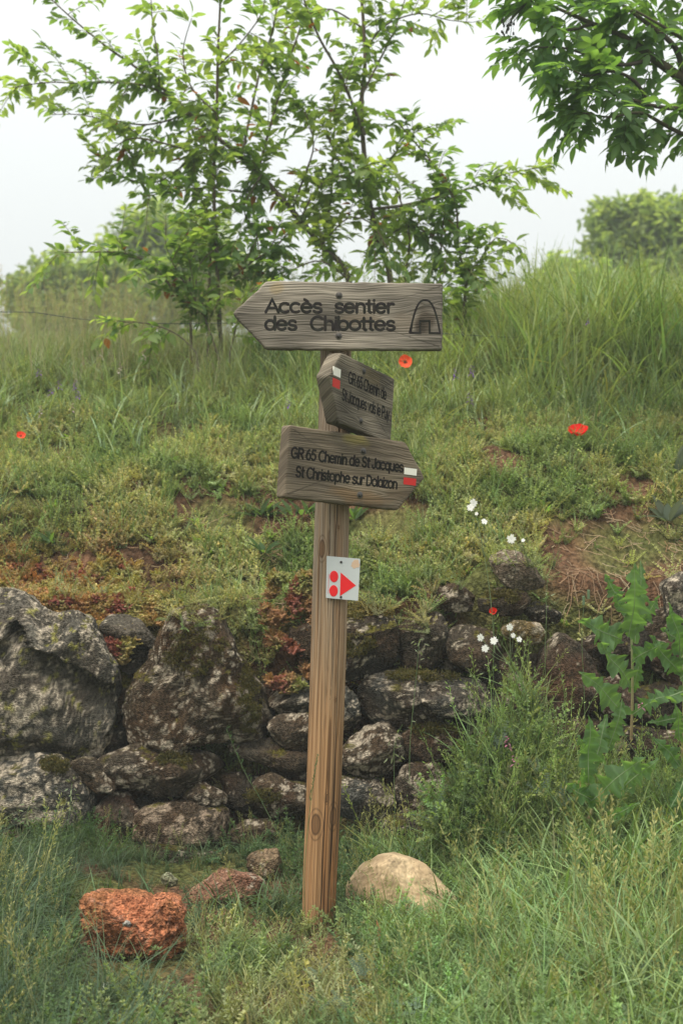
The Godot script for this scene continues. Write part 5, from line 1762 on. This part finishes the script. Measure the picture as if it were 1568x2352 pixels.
	for s in [[608, 1178, 5.7, 0.1, 22], [690, 1176, 5.65, 0.09, 20], [605, 1262, 5.45, 0.085, 12], [812, 1216, 5.6, 0.1, 12], [118, 1238, 5.45, 0.07, 12], [15, 1378, 5.05, 0.075, 14], [1545, 1150, 5.75, 0.16, 7], [1532, 1190, 5.5, 0.13, 7]]:
		var b := P(s[0], s[1], s[2])
		var q := on(b.x, b.z)
		q.y = maxf(q.y, b.y - 0.02)
		var t := thing("leafy_weed", says4[k], "weed", q, "leafy weeds on the bank")
		for e in int(s[4]):
			var l := Acc.new()
			var yaw := rng.randf() * TAU
			var el := rng.randf_range(0.25, 1.25)
			var d := Vector3(sin(yaw) * cos(el), sin(el), cos(yaw) * cos(el))
			leaf(l, Vector3.ZERO, d, (Vector3.UP + Vector3(0, 0, 0.5)).normalized(), s[3] * rng.randf_range(0.6, 1.1), s[3] * rng.randf_range(0.2, 0.3), vary(Color(0.115, 0.20, 0.07) if k < 6 else Color(0.15, 0.19, 0.13), 0.18), 0.25, 0.3)
			obj("leaf", l.mesh(), M.leaf, t, Transform3D(Basis.IDENTITY, d * 0.01 + Vector3(rng.randf_range(-0.05, 0.05) if s[4] > 15 else 0.0, 0.0, rng.randf_range(-0.03, 0.03))))
		k += 1

	# grass spike in front of the post, and the pinkish one by the boulder
	var g0 := on(-0.1, 0.12)
	var gr := thing("timothy_spike", "single green grass spike standing in front of the timber post", "grass stem", g0)
	var a := Acc.new()
	var pts := smooth_line([Vector3.ZERO, P(699, 2010, 3.86) - g0, P(707, 1900, 3.86) - g0, P(712, 1860, 3.86) - g0, P(727, 1742, 3.86) - g0], 0.02)
	tube(a, pts, 0.001, 0.0007, 4, Color(0.10, 0.16, 0.06))
	obj("stem", a.mesh(), M.plain, gr)
	var sp := Acc.new()
	for e in 70:
		var s := e / 69.0
		var p := (P(712, 1840, 3.86) - g0).lerp(P(729, 1736, 3.86) - g0, s)
		kite(sp, p, (rdir() + Vector3.UP * 1.5).normalized(), rdir(), 0.008, 0.003, vary(Color(0.10, 0.16, 0.07), 0.2))
	obj("seed_head", sp.mesh(), M.herb, gr)
	g0 = on(P(878, 2200, 3.7).x, 0.3)
	gr = thing("pink_grass_blade", "dry pinkish grass leaf standing in the grass right of the post foot", "grass stem", g0)
	a = Acc.new()
	leaf(a, P(877, 2176, 3.7) - g0, Vector3(-0.2, 1, 0.1).normalized(), Vector3(0, 0.1, 1), 0.075, 0.011, S(206, 142, 128), 0.2, 0.1)
	obj("leaf", a.mesh(), M.leaf, gr)
	a = Acc.new()
	tube(a, stem_line(Vector3.ZERO, P(877, 2176, 3.7) - g0, Vector3.ZERO), 0.0012, 0.0009, 4, Color(0.2, 0.2, 0.1))
	obj("stem", a.mesh(), M.plain, gr)

	# oat grasses and slim stems rising before the stones
	k = 0
	var says5 := ["nodding oat grass right of the post with pale spikelets", "thin seeding grass stem before the large right stone", "tall slender green stem curving up before the right stones", "fine upright grass stem on the left before the stones", "long thin grass stem bending left of the upright one", "feathery green sprig against the dark gap left of the post", "loose seeding stem right of the campions", "tall thin stem with two grey poppy pods before the dark gap at the right"]
	for s in [[[880, 2080], [905, 1900], [905, 1720], [925, 1664], 4.2, 1], [[940, 1800], [942, 1700], [955, 1560], [963, 1470], 4.6, 1], [[1040, 2000], [1066, 1820], [1075, 1640], [1085, 1560], 4.3, 2], [[65, 2080], [60, 1950], [62, 1870], [68, 1850], 4.3, 1], [[150, 2070], [148, 1960], [158, 1880], [165, 1800], 4.35, 1], [[660, 1960], [600, 1840], [560, 1770], [520, 1675], 4.66, 3], [[1150, 1850], [1240, 1640], [1252, 1480], [1256, 1330], 4.6, 1], [[1345, 1720], [1340, 1560], [1336, 1480], [1340, 1390], 4.6, 4]]:
		var d: float = s[4]
		var b := P(s[0][0], s[0][1], d)
		b.y = minf(b.y, gh(b.x, b.z) + 0.02) if k in [0, 2, 3, 4] else b.y
		var t := thing("grass_stem", says5[k], "grass stem", b, "single stems before the wall")
		pts = smooth_line([Vector3.ZERO, P(s[1][0], s[1][1], d) - b, P(s[2][0], s[2][1], d) - b, P(s[3][0], s[3][1], d) - b], 0.02)
		a = Acc.new()
		tube(a, pts, 0.0012, 0.0007, 4, Color(0.13, 0.19, 0.08))
		obj("stem", a.mesh(), M.plain, t)
		var h := Acc.new()
		if s[5] == 1 or s[5] == 2:
			for e in 16:
				var p: Vector3 = pts[pts.size() - 1 - rng.randi() % maxi(2, pts.size() / 4)]
				var away := (rdir() * 0.9 + Vector3(0.2, -0.1 if s[5] == 1 else 0.8, 0)).normalized()
				leaf(h, p + away * rng.randf_range(0.0, 0.03), (away + Vector3.DOWN * 0.4).normalized(), rdir(), rng.randf_range(0.012, 0.022), 0.005, vary(Color(0.22, 0.26, 0.14), 0.2), 0.3, 0.1)
		elif s[5] == 3:
			for e in range(2, pts.size()):
				for w in 3:
					kite(h, pts[e], (rdir() + Vector3.UP * 0.4).normalized(), Vector3.UP, rng.randf_range(0.014, 0.026), 0.0035, vary(Color(0.07, 0.15, 0.05), 0.2))
		else:
			for e in 2:
				var p: Vector3 = pts[pts.size() - 1] + Vector3(0.016 * e, 0.02 * e, 0)
				tube(h, PackedVector3Array([p, p + Vector3(0, 0.008, 0), p + Vector3(0, 0.026, 0), p + Vector3(0, 0.03, 0)]), 0.0045, 0.0048, 8, S(120, 142, 112))
		var hd := obj("pod" if s[5] == 4 else "seed_head" if s[5] < 3 else "leaflets", h.mesh(), M.herb, t)
		hd.set_meta("kind", "stuff")
		k += 1

	# the wire along the crest
	a = Acc.new()
	var wl := []
	for s in [[-420, 700], [-100, 712], [0, 716], [80, 717], [150, 728], [250, 738], [400, 743], [560, 742], [784, 752], [1020, 766], [1200, 776], [1568, 794], [1700, 801], [2000, 812]]:
		wl.append(P(s[0], s[1], 6.9))
	tube(a, smooth_line(wl, 0.06), 0.0021, 0.0021, 5, S(70, 76, 74))
	tag(obj("fence_wire", a.mesh(), M.metal), "thin sagging fence wire strung across the bank behind the signpost", "wire")


# ---------------------------------------------------------------- trees

func leaf_at(p: Vector3, dir: Vector3, upish: Vector3, s: float) -> Transform3D:
	var z := dir.normalized()
	var x := upish.cross(z)
	if x.length() < 0.05:
		x = Vector3.RIGHT.cross(z)
	x = x.normalized()
	return Transform3D(Basis(x * s, z.cross(x) * s, z * s), p)


func single_leaf(L: float, W: float, col: Color, fold: float, curl: float) -> ArrayMesh:
	var a := Acc.new()
	tube(a, PackedVector3Array([Vector3.ZERO, Vector3(0, 0.002, L * 0.14)]), 0.0007, 0.0006, 3, col)
	leaf(a, Vector3(0, 0.002, L * 0.14), Vector3.BACK, Vector3.UP, L * 0.88, W, col, fold, curl)
	return a.mesh()


func build_sapling() -> void:
	var foot := on(0.0, -3.35)
	var root := thing("cherry_sapling", "young many stemmed cherry tree rising behind the top board with fresh green leaves", "tree", foot)
	# stems: plan points with distance, thickness at both ends
	var D := 7.35
	var stems := [
		[[[806, 850], [800, 640], [740, 565], [670, 482], [620, 425], [550, 355], [470, 293], [400, 225], [310, 152], [250, 110], [170, 45], [105, -15]], 7.35, 7.2, 0.021, 0.003, 1.0],
		[[[905, 850], [896, 640], [872, 560], [850, 470], [836, 350], [830, 240], [838, 130], [828, -40]], 7.3, 7.4, 0.019, 0.008, 0.9],
		[[[510, 860], [500, 655], [497, 560], [490, 420], [497, 300], [500, 130], [508, -40]], 7.1, 7.0, 0.013, 0.005, 0.8],
		[[[478, 860], [480, 665], [486, 560], [494, 470]], 7.15, 7.2, 0.011, 0.005, 0.7],
		[[[440, 860], [436, 640], [440, 570], [452, 500]], 7.25, 7.3, 0.009, 0.004, 0.9],
		[[[838, 310], [800, 215], [770, 150], [738, 95], [705, 20], [690, -40]], 7.32, 7.1, 0.010, 0.005, 0.9],
		[[[832, 215], [870, 140], [905, 70], [935, -20]], 7.36, 7.5, 0.007, 0.003, 0.9],
		[[[550, 356], [500, 350], [440, 345], [350, 322], [290, 320], [225, 372]], 7.27, 7.1, 0.008, 0.002, 1.1],
		[[[935, 850], [930, 650], [940, 540], [912, 440], [890, 400]], 7.4, 7.5, 0.010, 0.004, 0.9],
		[[[1010, 850], [1010, 640], [1020, 480], [1030, 420]], 7.2, 7.2, 0.007, 0.003, 0.8],
		[[[1062, 850], [1068, 660], [1052, 560], [1046, 470], [1005, 390], [960, 335], [905, 270]], 7.1, 7.2, 0.009, 0.003, 1.0],
		[[[852, 480], [930, 470], [1010, 450], [1090, 428], [1150, 402], [1215, 388], [1252, 384]], 7.3, 7.05, 0.009, 0.002, 1.0],
		[[[1060, 780], [1072, 650], [1100, 600], [1140, 545], [1180, 560]], 7.05, 7.0, 0.008, 0.002, 0.9],
		[[[390, 220], [330, 195], [250, 188], [180, 190], [110, 188], [28, 200]], 7.23, 7.1, 0.007, 0.002, 1.0],
		[[[430, 262], [340, 285], [250, 275], [180, 262], [118, 262]], 7.25, 7.35, 0.006, 0.002, 1.0],
		[[[480, 300], [430, 370], [350, 420], [270, 400], [235, 370]], 7.24, 7.4, 0.006, 0.002, 1.0],
		[[[556, 352], [575, 260], [600, 150], [628, 60], [640, -30]], 7.3, 7.5, 0.008, 0.004, 1.0],
		[[[590, 400], [620, 290], [660, 150], [690, 60], [720, -40]], 7.35, 7.6, 0.008, 0.004, 0.9],
		[[[366, 196], [362, 130], [350, 50], [346, -30]], 7.2, 7.1, 0.005, 0.002, 0.9],
		[[[500, 150], [550, 100], [600, 30], [610, -30]], 7.0, 6.9, 0.005, 0.002, 1.0],
		[[[498, 260], [440, 200], [420, 120], [440, 40]], 7.0, 6.9, 0.005, 0.002, 0.7],
		[[[838, 120], [880, 60], [960, 30], [1030, 45], [1085, 50]], 7.4, 7.3, 0.006, 0.002, 1.1],
		[[[828, 60], [760, 20], [700, 30], [640, 10]], 7.4, 7.3, 0.006, 0.002, 1.0],
		[[[480, 735], [420, 690], [352, 612], [290, 582], [210, 578], [125, 580]], 7.0, 6.85, 0.008, 0.002, 0.9],
		[[[530, 640], [580, 600], [620, 570], [640, 520]], 7.1, 7.1, 0.006, 0.002, 0.9],
		[[[690, 505], [640, 560], [600, 620], [560, 640]], 7.3, 7.1, 0.006, 0.002, 1.0],
		[[[740, 560], [760, 450], [765, 330], [770, 250], [760, 180]], 7.35, 7.5, 0.008, 0.003, 1.0],
		[[[670, 480], [700, 400], [720, 330], [700, 250]], 7.33, 7.2, 0.007, 0.002, 1.0],
		[[[872, 560], [930, 520], [990, 540], [1050, 600], [1110, 640]], 7.32, 7.0, 0.007, 0.002, 1.0],
		[[[620, 425], [560, 440], [480, 430], [400, 440], [330, 450]], 7.3, 7.1, 0.007, 0.002, 1.0],
		[[[800, 640], [740, 600], [690, 610], [640, 640]], 7.3, 7.1, 0.006, 0.002, 1.0],
		[[[845, 420], [900, 360], [940, 300], [935, 290]], 7.3, 7.2, 0.006, 0.002, 1.0],
		[[[505, 830], [470, 730], [430, 660], [395, 600], [380, 560]], 6.95, 6.9, 0.006, 0.002, 1.2],
		[[[525, 820], [545, 740], [560, 690], [590, 650]], 6.95, 6.9, 0.005, 0.002, 1.2],
		[[[460, 820], [410, 770], [350, 745], [290, 740]], 6.9, 6.8, 0.005, 0.002, 1.1],
		[[[480, 735], [450, 650], [470, 590], [520, 560]], 7.0, 7.0, 0.005, 0.002, 1.1],
		[[[600, 400], [560, 480], [590, 540], [560, 600]], 7.2, 7.0, 0.005, 0.002, 1.1],
		[[[740, 560], [800, 500], [860, 520], [900, 600]], 7.3, 7.1, 0.005, 0.002, 1.1],
		[[[690, 500], [740, 420], [800, 400], [840, 380]], 7.3, 7.1, 0.005, 0.002, 1.1],
	]
	var spots := []          # [position, direction, scale, colour]
	for s in stems:
		var pts := []
		var n: int = s[0].size()
		for k in n:
			pts.append(P(s[0][k][0], s[0][k][1], lerpf(s[1], s[2], k / (n - 1.0))) - foot)
		var line := smooth_line(pts, 0.035)
		if s[0][0][1] > 800.0:
			line[0].y = minf(line[0].y, gh(line[0].x + foot.x, line[0].z + foot.z) - foot.y - 0.02)
		var a := Acc.new()
		tube(a, line, s[3], s[4], 7, S(104, 96, 86), S(96, 84, 68))
		var stem := obj("stem", a.mesh(), M.bark, root)
		var tw := Acc.new()
		var m := line.size()
		var step := 0
		for k in m:
			var wp := line[k] + foot
			var t := float(k) / m
			var q := scr(wp)
			if q.y > 775.0 or (s[0][0][1] > 800.0 and s[3] > 0.012 and t < 0.22):
				continue
			var dir := (line[mini(k + 1, m - 1)] - line[maxi(k - 1, 0)]).normalized()
			step += 1
			# a short leafy spur on the stem itself
			if rng.randf() < 0.8 * lerpf(0.65, 1.0, smoothstep(100.0, 400.0, q.y)):
				for e in 2 + rng.randi() % 3:
					var od := (rdir() + dir * 0.3 + Vector3.UP * 0.1).normalized()
					spots.append([line[k] + od * 0.01, od, rng.randf_range(0.7, 1.1)])
			if rng.randf() > 0.66 * s[5] * lerpf(0.62, 1.1, smoothstep(60.0, 430.0, q.y)):
				continue
			var td := (rdir() * 0.9 + dir * 0.75 + Vector3.UP * 0.15).normalized()
			var tl := rng.randf_range(0.08, 0.3) * (0.7 + 0.5 * sin(PI * clampf(t, 0, 1)))
			var tp := PackedVector3Array()
			for e in 5:
				var u := e / 4.0
				tp.append(line[k] + td * tl * u + Vector3.DOWN * 0.05 * tl * u * u * 3.0 + rdir() * 0.006 * u)
			tube(tw, tp, 0.0022, 0.0010, 4, S(98, 84, 66))
			var cnt := int(tl / 0.0145) + 2
			for e in cnt:
				var u := (e + 1.0) / cnt
				var p := line[k] + td * tl * u + Vector3.DOWN * 0.15 * tl * u * u
				var side := td.cross(Vector3.UP).normalized() * (1.0 if e % 2 == 0 else -1.0)
				var ld := (td * 0.6 + side * 0.9 + Vector3.DOWN * 0.25 + rdir() * 0.45).normalized()
				spots.append([p, ld, rng.randf_range(0.65, 1.15)])
		if tw.v.size():
			obj("twigs", tw.mesh(), M.bark, stem).set_meta("kind", "stuff")
	# leaves: the 300 nearest the eye by themselves, the rest together
	var base := Color(0.18, 0.31, 0.105)
	var young := Color(0.36, 0.48, 0.17)
	var made := []
	for s in spots:
		var p: Vector3 = s[0]
		var tone := base.lerp(young, clampf(0.35 + 0.9 * N3(p, 2.2, 70.0) + rng.randf_range(-0.25, 0.25), 0, 1))
		if rng.randf() < 0.012:
			tone = Color(0.34, 0.12, 0.05)
		var up := (Vector3.UP * 1.1 + rdir() * 0.7).normalized()
		made.append([leaf_at(p, s[1], up, s[2]), vary(tone, 0.18), (p + foot).z + rng.randf() * 0.05])
	made.sort_custom(func(x, y): return x[2] > y[2])
	var kinds := []
	for k in 4:
		kinds.append([])
	var singles := []
	for k in 12:
		singles.append(single_leaf(0.078, 0.033, vary(base.lerp(young, k / 11.0), 0.1), rng.randf_range(0.15, 0.5), rng.randf_range(0.05, 0.4)))
	var rest := []
	for k in made.size():
		if k < 300:
			obj("leaf", singles[rng.randi() % 12], M.leaf, root, made[k][0])
		else:
			rest.append([made[k][0], made[k][1]])
	spread(root, "foliage", many(func(): return single_leaf(0.078, 0.033, Color.WHITE, rng.randf_range(0.15, 0.5), rng.randf_range(0.05, 0.45)), 5), M.leaf, rest)


func compound(n: int, L: float) -> ArrayMesh:
	var a := Acc.new()
	var pts := PackedVector3Array()
	for k in 7:
		var t := k / 6.0
		pts.append(Vector3(0, -0.28 * L * t * t, L * t * (1.0 - 0.12 * t)))
	tube(a, pts, 0.0017, 0.0009, 4, Color(0.14, 0.19, 0.07))
	var c := Color(0.15, 0.285, 0.10)
	for k in n:
		var t := 0.24 + 0.72 * k / (n - 1.0)
		var p := Vector3(0, -0.28 * L * t * t, L * t * (1.0 - 0.12 * t))
		for s in [-1.0, 1.0]:
			var d := Vector3(s, -0.25 + rng.randf_range(-0.25, 0.2), 0.55 + rng.randf_range(-0.15, 0.15)).normalized()
			leaf(a, p, d, (Vector3.UP + rdir() * 0.25).normalized(), 0.084 * rng.randf_range(0.85, 1.1), 0.034, vary(c, 0.18), 0.25, 0.25)
	leaf(a, pts[6], Vector3(0, -0.5, 1).normalized(), Vector3.UP, 0.085, 0.03, vary(c, 0.15), 0.25, 0.2)
	return a.mesh()


func build_ash() -> void:
	var D := 5.8
	var foot := on(2.35, -1.9)
	var root := thing("ash_tree", "ash tree at the right whose leafy limb hangs into the top corner", "tree", foot)
	var tk := Acc.new()
	tube(tk, smooth_line([Vector3(0, -0.1, 0), Vector3(0.03, 0.8, 0), Vector3(-0.05, 1.7, 0.05), Vector3(0.05, 2.7, 0.0), Vector3(0.0, 3.6, 0)], 0.08), 0.13, 0.06, 12, S(92, 86, 78))
	obj("trunk", tk.mesh(), M.bark, root)
	var limbs := [
		[[[2050, 420], [1800, 330], [1640, 285], [1568, 262], [1520, 225], [1450, 175], [1390, 130], [1310, 95], [1235, 62], [1180, 40]], 5.9, 5.7, 0.05, 0.004],
		[[[1640, 285], [1568, 275], [1510, 290], [1440, 282], [1380, 262], [1330, 250]], 5.85, 5.6, 0.016, 0.004],
		[[[1700, 305], [1600, 330], [1530, 350], [1480, 330], [1420, 300], [1350, 310], [1290, 300]], 5.85, 5.5, 0.015, 0.003],
		[[[1520, 225], [1500, 150], [1430, 90], [1360, 40], [1290, 0]], 5.8, 5.9, 0.014, 0.004],
		[[[1800, 330], [1680, 150], [1560, 60], [1450, 0], [1360, -60]], 6.0, 6.1, 0.026, 0.006],
		[[[1568, 262], [1560, 160], [1530, 80], [1520, -30]], 5.9, 6.0, 0.014, 0.005],
		[[[1450, 175], [1380, 190], [1310, 170], [1240, 150], [1185, 150]], 5.75, 5.6, 0.01, 0.003],
		[[[1310, 95], [1250, 110], [1200, 90], [1160, 20]], 5.72, 5.6, 0.008, 0.003],
		[[[1440, 282], [1410, 230], [1360, 205], [1300, 215], [1260, 200]], 5.75, 5.5, 0.009, 0.003],
		[[[1680, 150], [1600, 130], [1540, 140], [1470, 100], [1400, 60]], 5.95, 5.7, 0.012, 0.004],
	]
	for s in limbs:
		for q in s[0]:
			q[0] += 50
			q[1] -= 42
	var slots := []
	for s in limbs:
		var pts := []
		var n: int = s[0].size()
		for k in n:
			pts.append(P(s[0][k][0], s[0][k][1], lerpf(s[1], s[2], k / (n - 1.0))) - foot)
		var line := smooth_line(pts, 0.03)
		if s[0][0][0] > 2000.0:
			line[0] = Vector3(-0.02, 2.2, 0.02)
		var a := Acc.new()
		tube(a, line, s[3], s[4], 8, S(70, 64, 58), S(84, 80, 62))
		obj("branch", a.mesh(), M.bark, root)
		for k in line.size():
			var t := float(k) / line.size()
			var q := scr(line[k] + foot)
			var dens := 0.8 if q.x < 1640.0 else 0.12
			dens *= 0.5 + 0.9 * t
			if q.x > 1900.0 or rng.randf() > dens:
				continue
			var dir := (line[mini(k + 1, line.size() - 1)] - line[maxi(k - 1, 0)]).normalized()
			slots.append([line[k], (dir * 0.7 + rdir() * 0.8 + Vector3.DOWN * 0.25).normalized()])
		for k in 4:
			slots.append([line[line.size() - 1], ((line[-1] - line[-5]).normalized() + rdir() * 0.65 + Vector3.DOWN * 0.15).normalized()])
	var forms := many(func(): return compound(4 + rng.randi() % 2, rng.randf_range(0.17, 0.23)), 10)
	for s in slots:
		obj("leaf", forms[rng.randi() % 10], M.leaf, root, leaf_at(s[0], s[1], (Vector3.UP + rdir() * 0.4).normalized(), rng.randf_range(0.8, 1.1)))
	# berries at the tip of the limb
	var b := Acc.new()
	for k in 22:
		var p := P(1165 + rng.randf_range(-14, 18), 62 + rng.randf_range(-22, 34), 5.6 + rng.randf_range(-0.03, 0.03)) - foot
		var st := b.v.size()
		tube(b, PackedVector3Array([p + Vector3(0, 0.005, 0), p + Vector3(0, 0.002, 0), p + Vector3(0, -0.003, 0), p + Vector3(0, -0.005, 0)]), 0.0042, 0.0042, 6, Color(0.045, 0.045, 0.04))
		tube(b, PackedVector3Array([p, p.lerp(P(1180, 20, 5.6) - foot, 0.5), P(1210, 5, 5.6) - foot]), 0.0008, 0.0008, 3, Color(0.08, 0.09, 0.05))
	obj("fruit_cluster", b.mesh(), M.plain, root)


func leaf_clump() -> ArrayMesh:
	var a := Acc.new()
	for k in 9:
		var d := rdir()
		leaf(a, rdir() * 0.14, (d + Vector3.DOWN * 0.2).normalized(), (Vector3.UP + rdir() * 0.6).normalized(), rng.randf_range(0.10, 0.17), 0.06, grey_of(0.35), 0.2, 0.2)
	return a.mesh()


func far_tree(label: String, px: float, foot_py: float, d: float, lobes: Array, col: Color, n: int) -> void:
	var b := P(px, foot_py, d)
	var foot := on(b.x, b.z)
	var t := thing("distant_tree", label, "tree", foot, "trees beyond the bank")
	var a := Acc.new()
	var top := P(lobes[0][0], lobes[0][1], d) - foot
	tube(a, smooth_line([Vector3(0, -0.3, 0), Vector3(0.1, top.y * 0.45, 0), top], 0.3), 0.16, 0.04, 8, S(84, 78, 70))
	for l in lobes:
		var c := P(l[0], l[1], d) - foot
		tube(a, smooth_line([Vector3(0.1, top.y * 0.35, 0), Vector3(c.x * 0.5, c.y * 0.75, 0.2), c], 0.3), 0.07, 0.015, 6, S(84, 78, 70))
	obj("trunk", a.mesh(), M.bark, t)
	var items := []
	for l in lobes:
		var c := P(l[0], l[1], d) - foot
		var r: float = l[2] * U * d
		for k in int(n * l[2] / 100.0):
			var dir := rdir()
			var rr := r * pow(rng.randf(), 0.4)
			rr *= 1.0 + 0.75 * N3(dir * 1.8 + c, 1.5)
			var p := c + dir * rr * Vector3(1.0, 0.85, 0.9)
			if N3(p, 2.2 / maxf(r, 0.4), 40.0) < -0.16:
				continue
			items.append([stand(p, rng.randf_range(0.7, 1.25), 0.8), vary(col, 0.22)])
	spread(t, "crown", many(func(): return leaf_clump(), 3), M.leaf, items)


func build_far_trees() -> void:
	var g := Color(0.36, 0.47, 0.21)
	far_tree("broad distant tree with a domed crown behind the sapling at the left", 400, 900, 24.0, [[380, 580, 120], [290, 620, 95], [470, 590, 90], [400, 680, 130], [230, 690, 90], [530, 660, 90], [330, 530, 60]], g, 400)
	far_tree("lower distant tree at the far left with a ragged pale crown", 140, 900, 22.0, [[150, 650, 85], [85, 700, 70], [200, 720, 90], [120, 770, 80], [60, 660, 40], [240, 640, 60]], g, 360)
	far_tree("distant tree rising above the tall grass at the right edge", 1480, 800, 21.0, [[1480, 530, 85], [1420, 560, 70], [1550, 530, 80], [1500, 610, 100], [1400, 500, 35], [1590, 600, 90], [1470, 490, 40]], g, 360)
	far_tree("low distant bush just above the grass left of the right hand tree", 1290, 700, 20.0, [[1290, 640, 45], [1340, 650, 50], [1260, 670, 40]], g * 1.15, 320)


# ---------------------------------------------------------------- all together

func _ready() -> void:
	rng.seed = 20240611
	nz.seed = 3
	nz.frequency = 1.0
	nz.fractal_type = FastNoiseLite.FRACTAL_NONE
	nf.seed = 8
	nf.frequency = 1.0
	nf.fractal_type = FastNoiseLite.FRACTAL_FBM
	nf.fractal_octaves = 4
	nc.seed = 21
	nc.frequency = 24.0
	nc.noise_type = FastNoiseLite.TYPE_CELLULAR
	nc.cellular_return_type = FastNoiseLite.RETURN_DISTANCE
	nc.fractal_type = FastNoiseLite.FRACTAL_NONE

	var cam := Camera3D.new()
	cam.name = "camera"
	add_child(cam)
	cam.position = Vector3(0, EYE_Y, EYE_Z)
	cam.near = 0.1
	cam.far = 900.0
	var eye := CameraAttributesPhysical.new()
	eye.frustum_focal_length = 50.0
	eye.frustum_focus_distance = 4.2
	eye.frustum_far = 900.0
	eye.frustum_near = 0.1
	eye.exposure_aperture = 4.2
	cam.attributes = eye
	cam.fov = 40.0
	cam.current = true

	var env := Environment.new()
	env.background_mode = Environment.BG_SKY
	env.tonemap_mode = Environment.TONE_MAPPER_LINEAR
	env.tonemap_exposure = 1.9
	env.fog_enabled = true
	env.fog_density = 0.004
	env.fog_light_color = Color(0.88, 0.91, 0.9)
	env.sdfgi_enabled = true
	env.ssao_enabled = true
	env.ssil_enabled = true
	var skym := ProceduralSkyMaterial.new()
	skym.sky_horizon_color = Color(0.38, 0.397, 0.394).linear_to_srgb()
	skym.sky_top_color = Color(2.85, 2.93, 2.95).linear_to_srgb()
	skym.sky_curve = 3.0
	skym.ground_bottom_color = Color(0.05, 0.055, 0.04).linear_to_srgb()
	skym.ground_horizon_color = Color(0.5, 0.52, 0.5).linear_to_srgb()
	skym.ground_curve = 0.02
	skym.sun_angle_max = 1.0
	var sky := Sky.new()
	sky.sky_material = skym
	env.sky = sky
	var we := WorldEnvironment.new()
	we.name = "surroundings"
	we.environment = env
	add_child(we)

	var sun := DirectionalLight3D.new()
	sun.name = "sun"
	sun.light_color = Color(1.0, 0.97, 0.92)
	sun.light_energy = 0.6
	sun.light_angular_distance = 25.0
	sun.shadow_enabled = true
	sun.rotation_degrees = Vector3(-62, -38, 0)
	add_child(sun)

	make_materials()
	build_ground()
	build_wall()
	build_loose_stones()
	build_far_trees()
	build_signpost()
	build_cover()
	build_sapling()
	build_ash()
	build_singles()
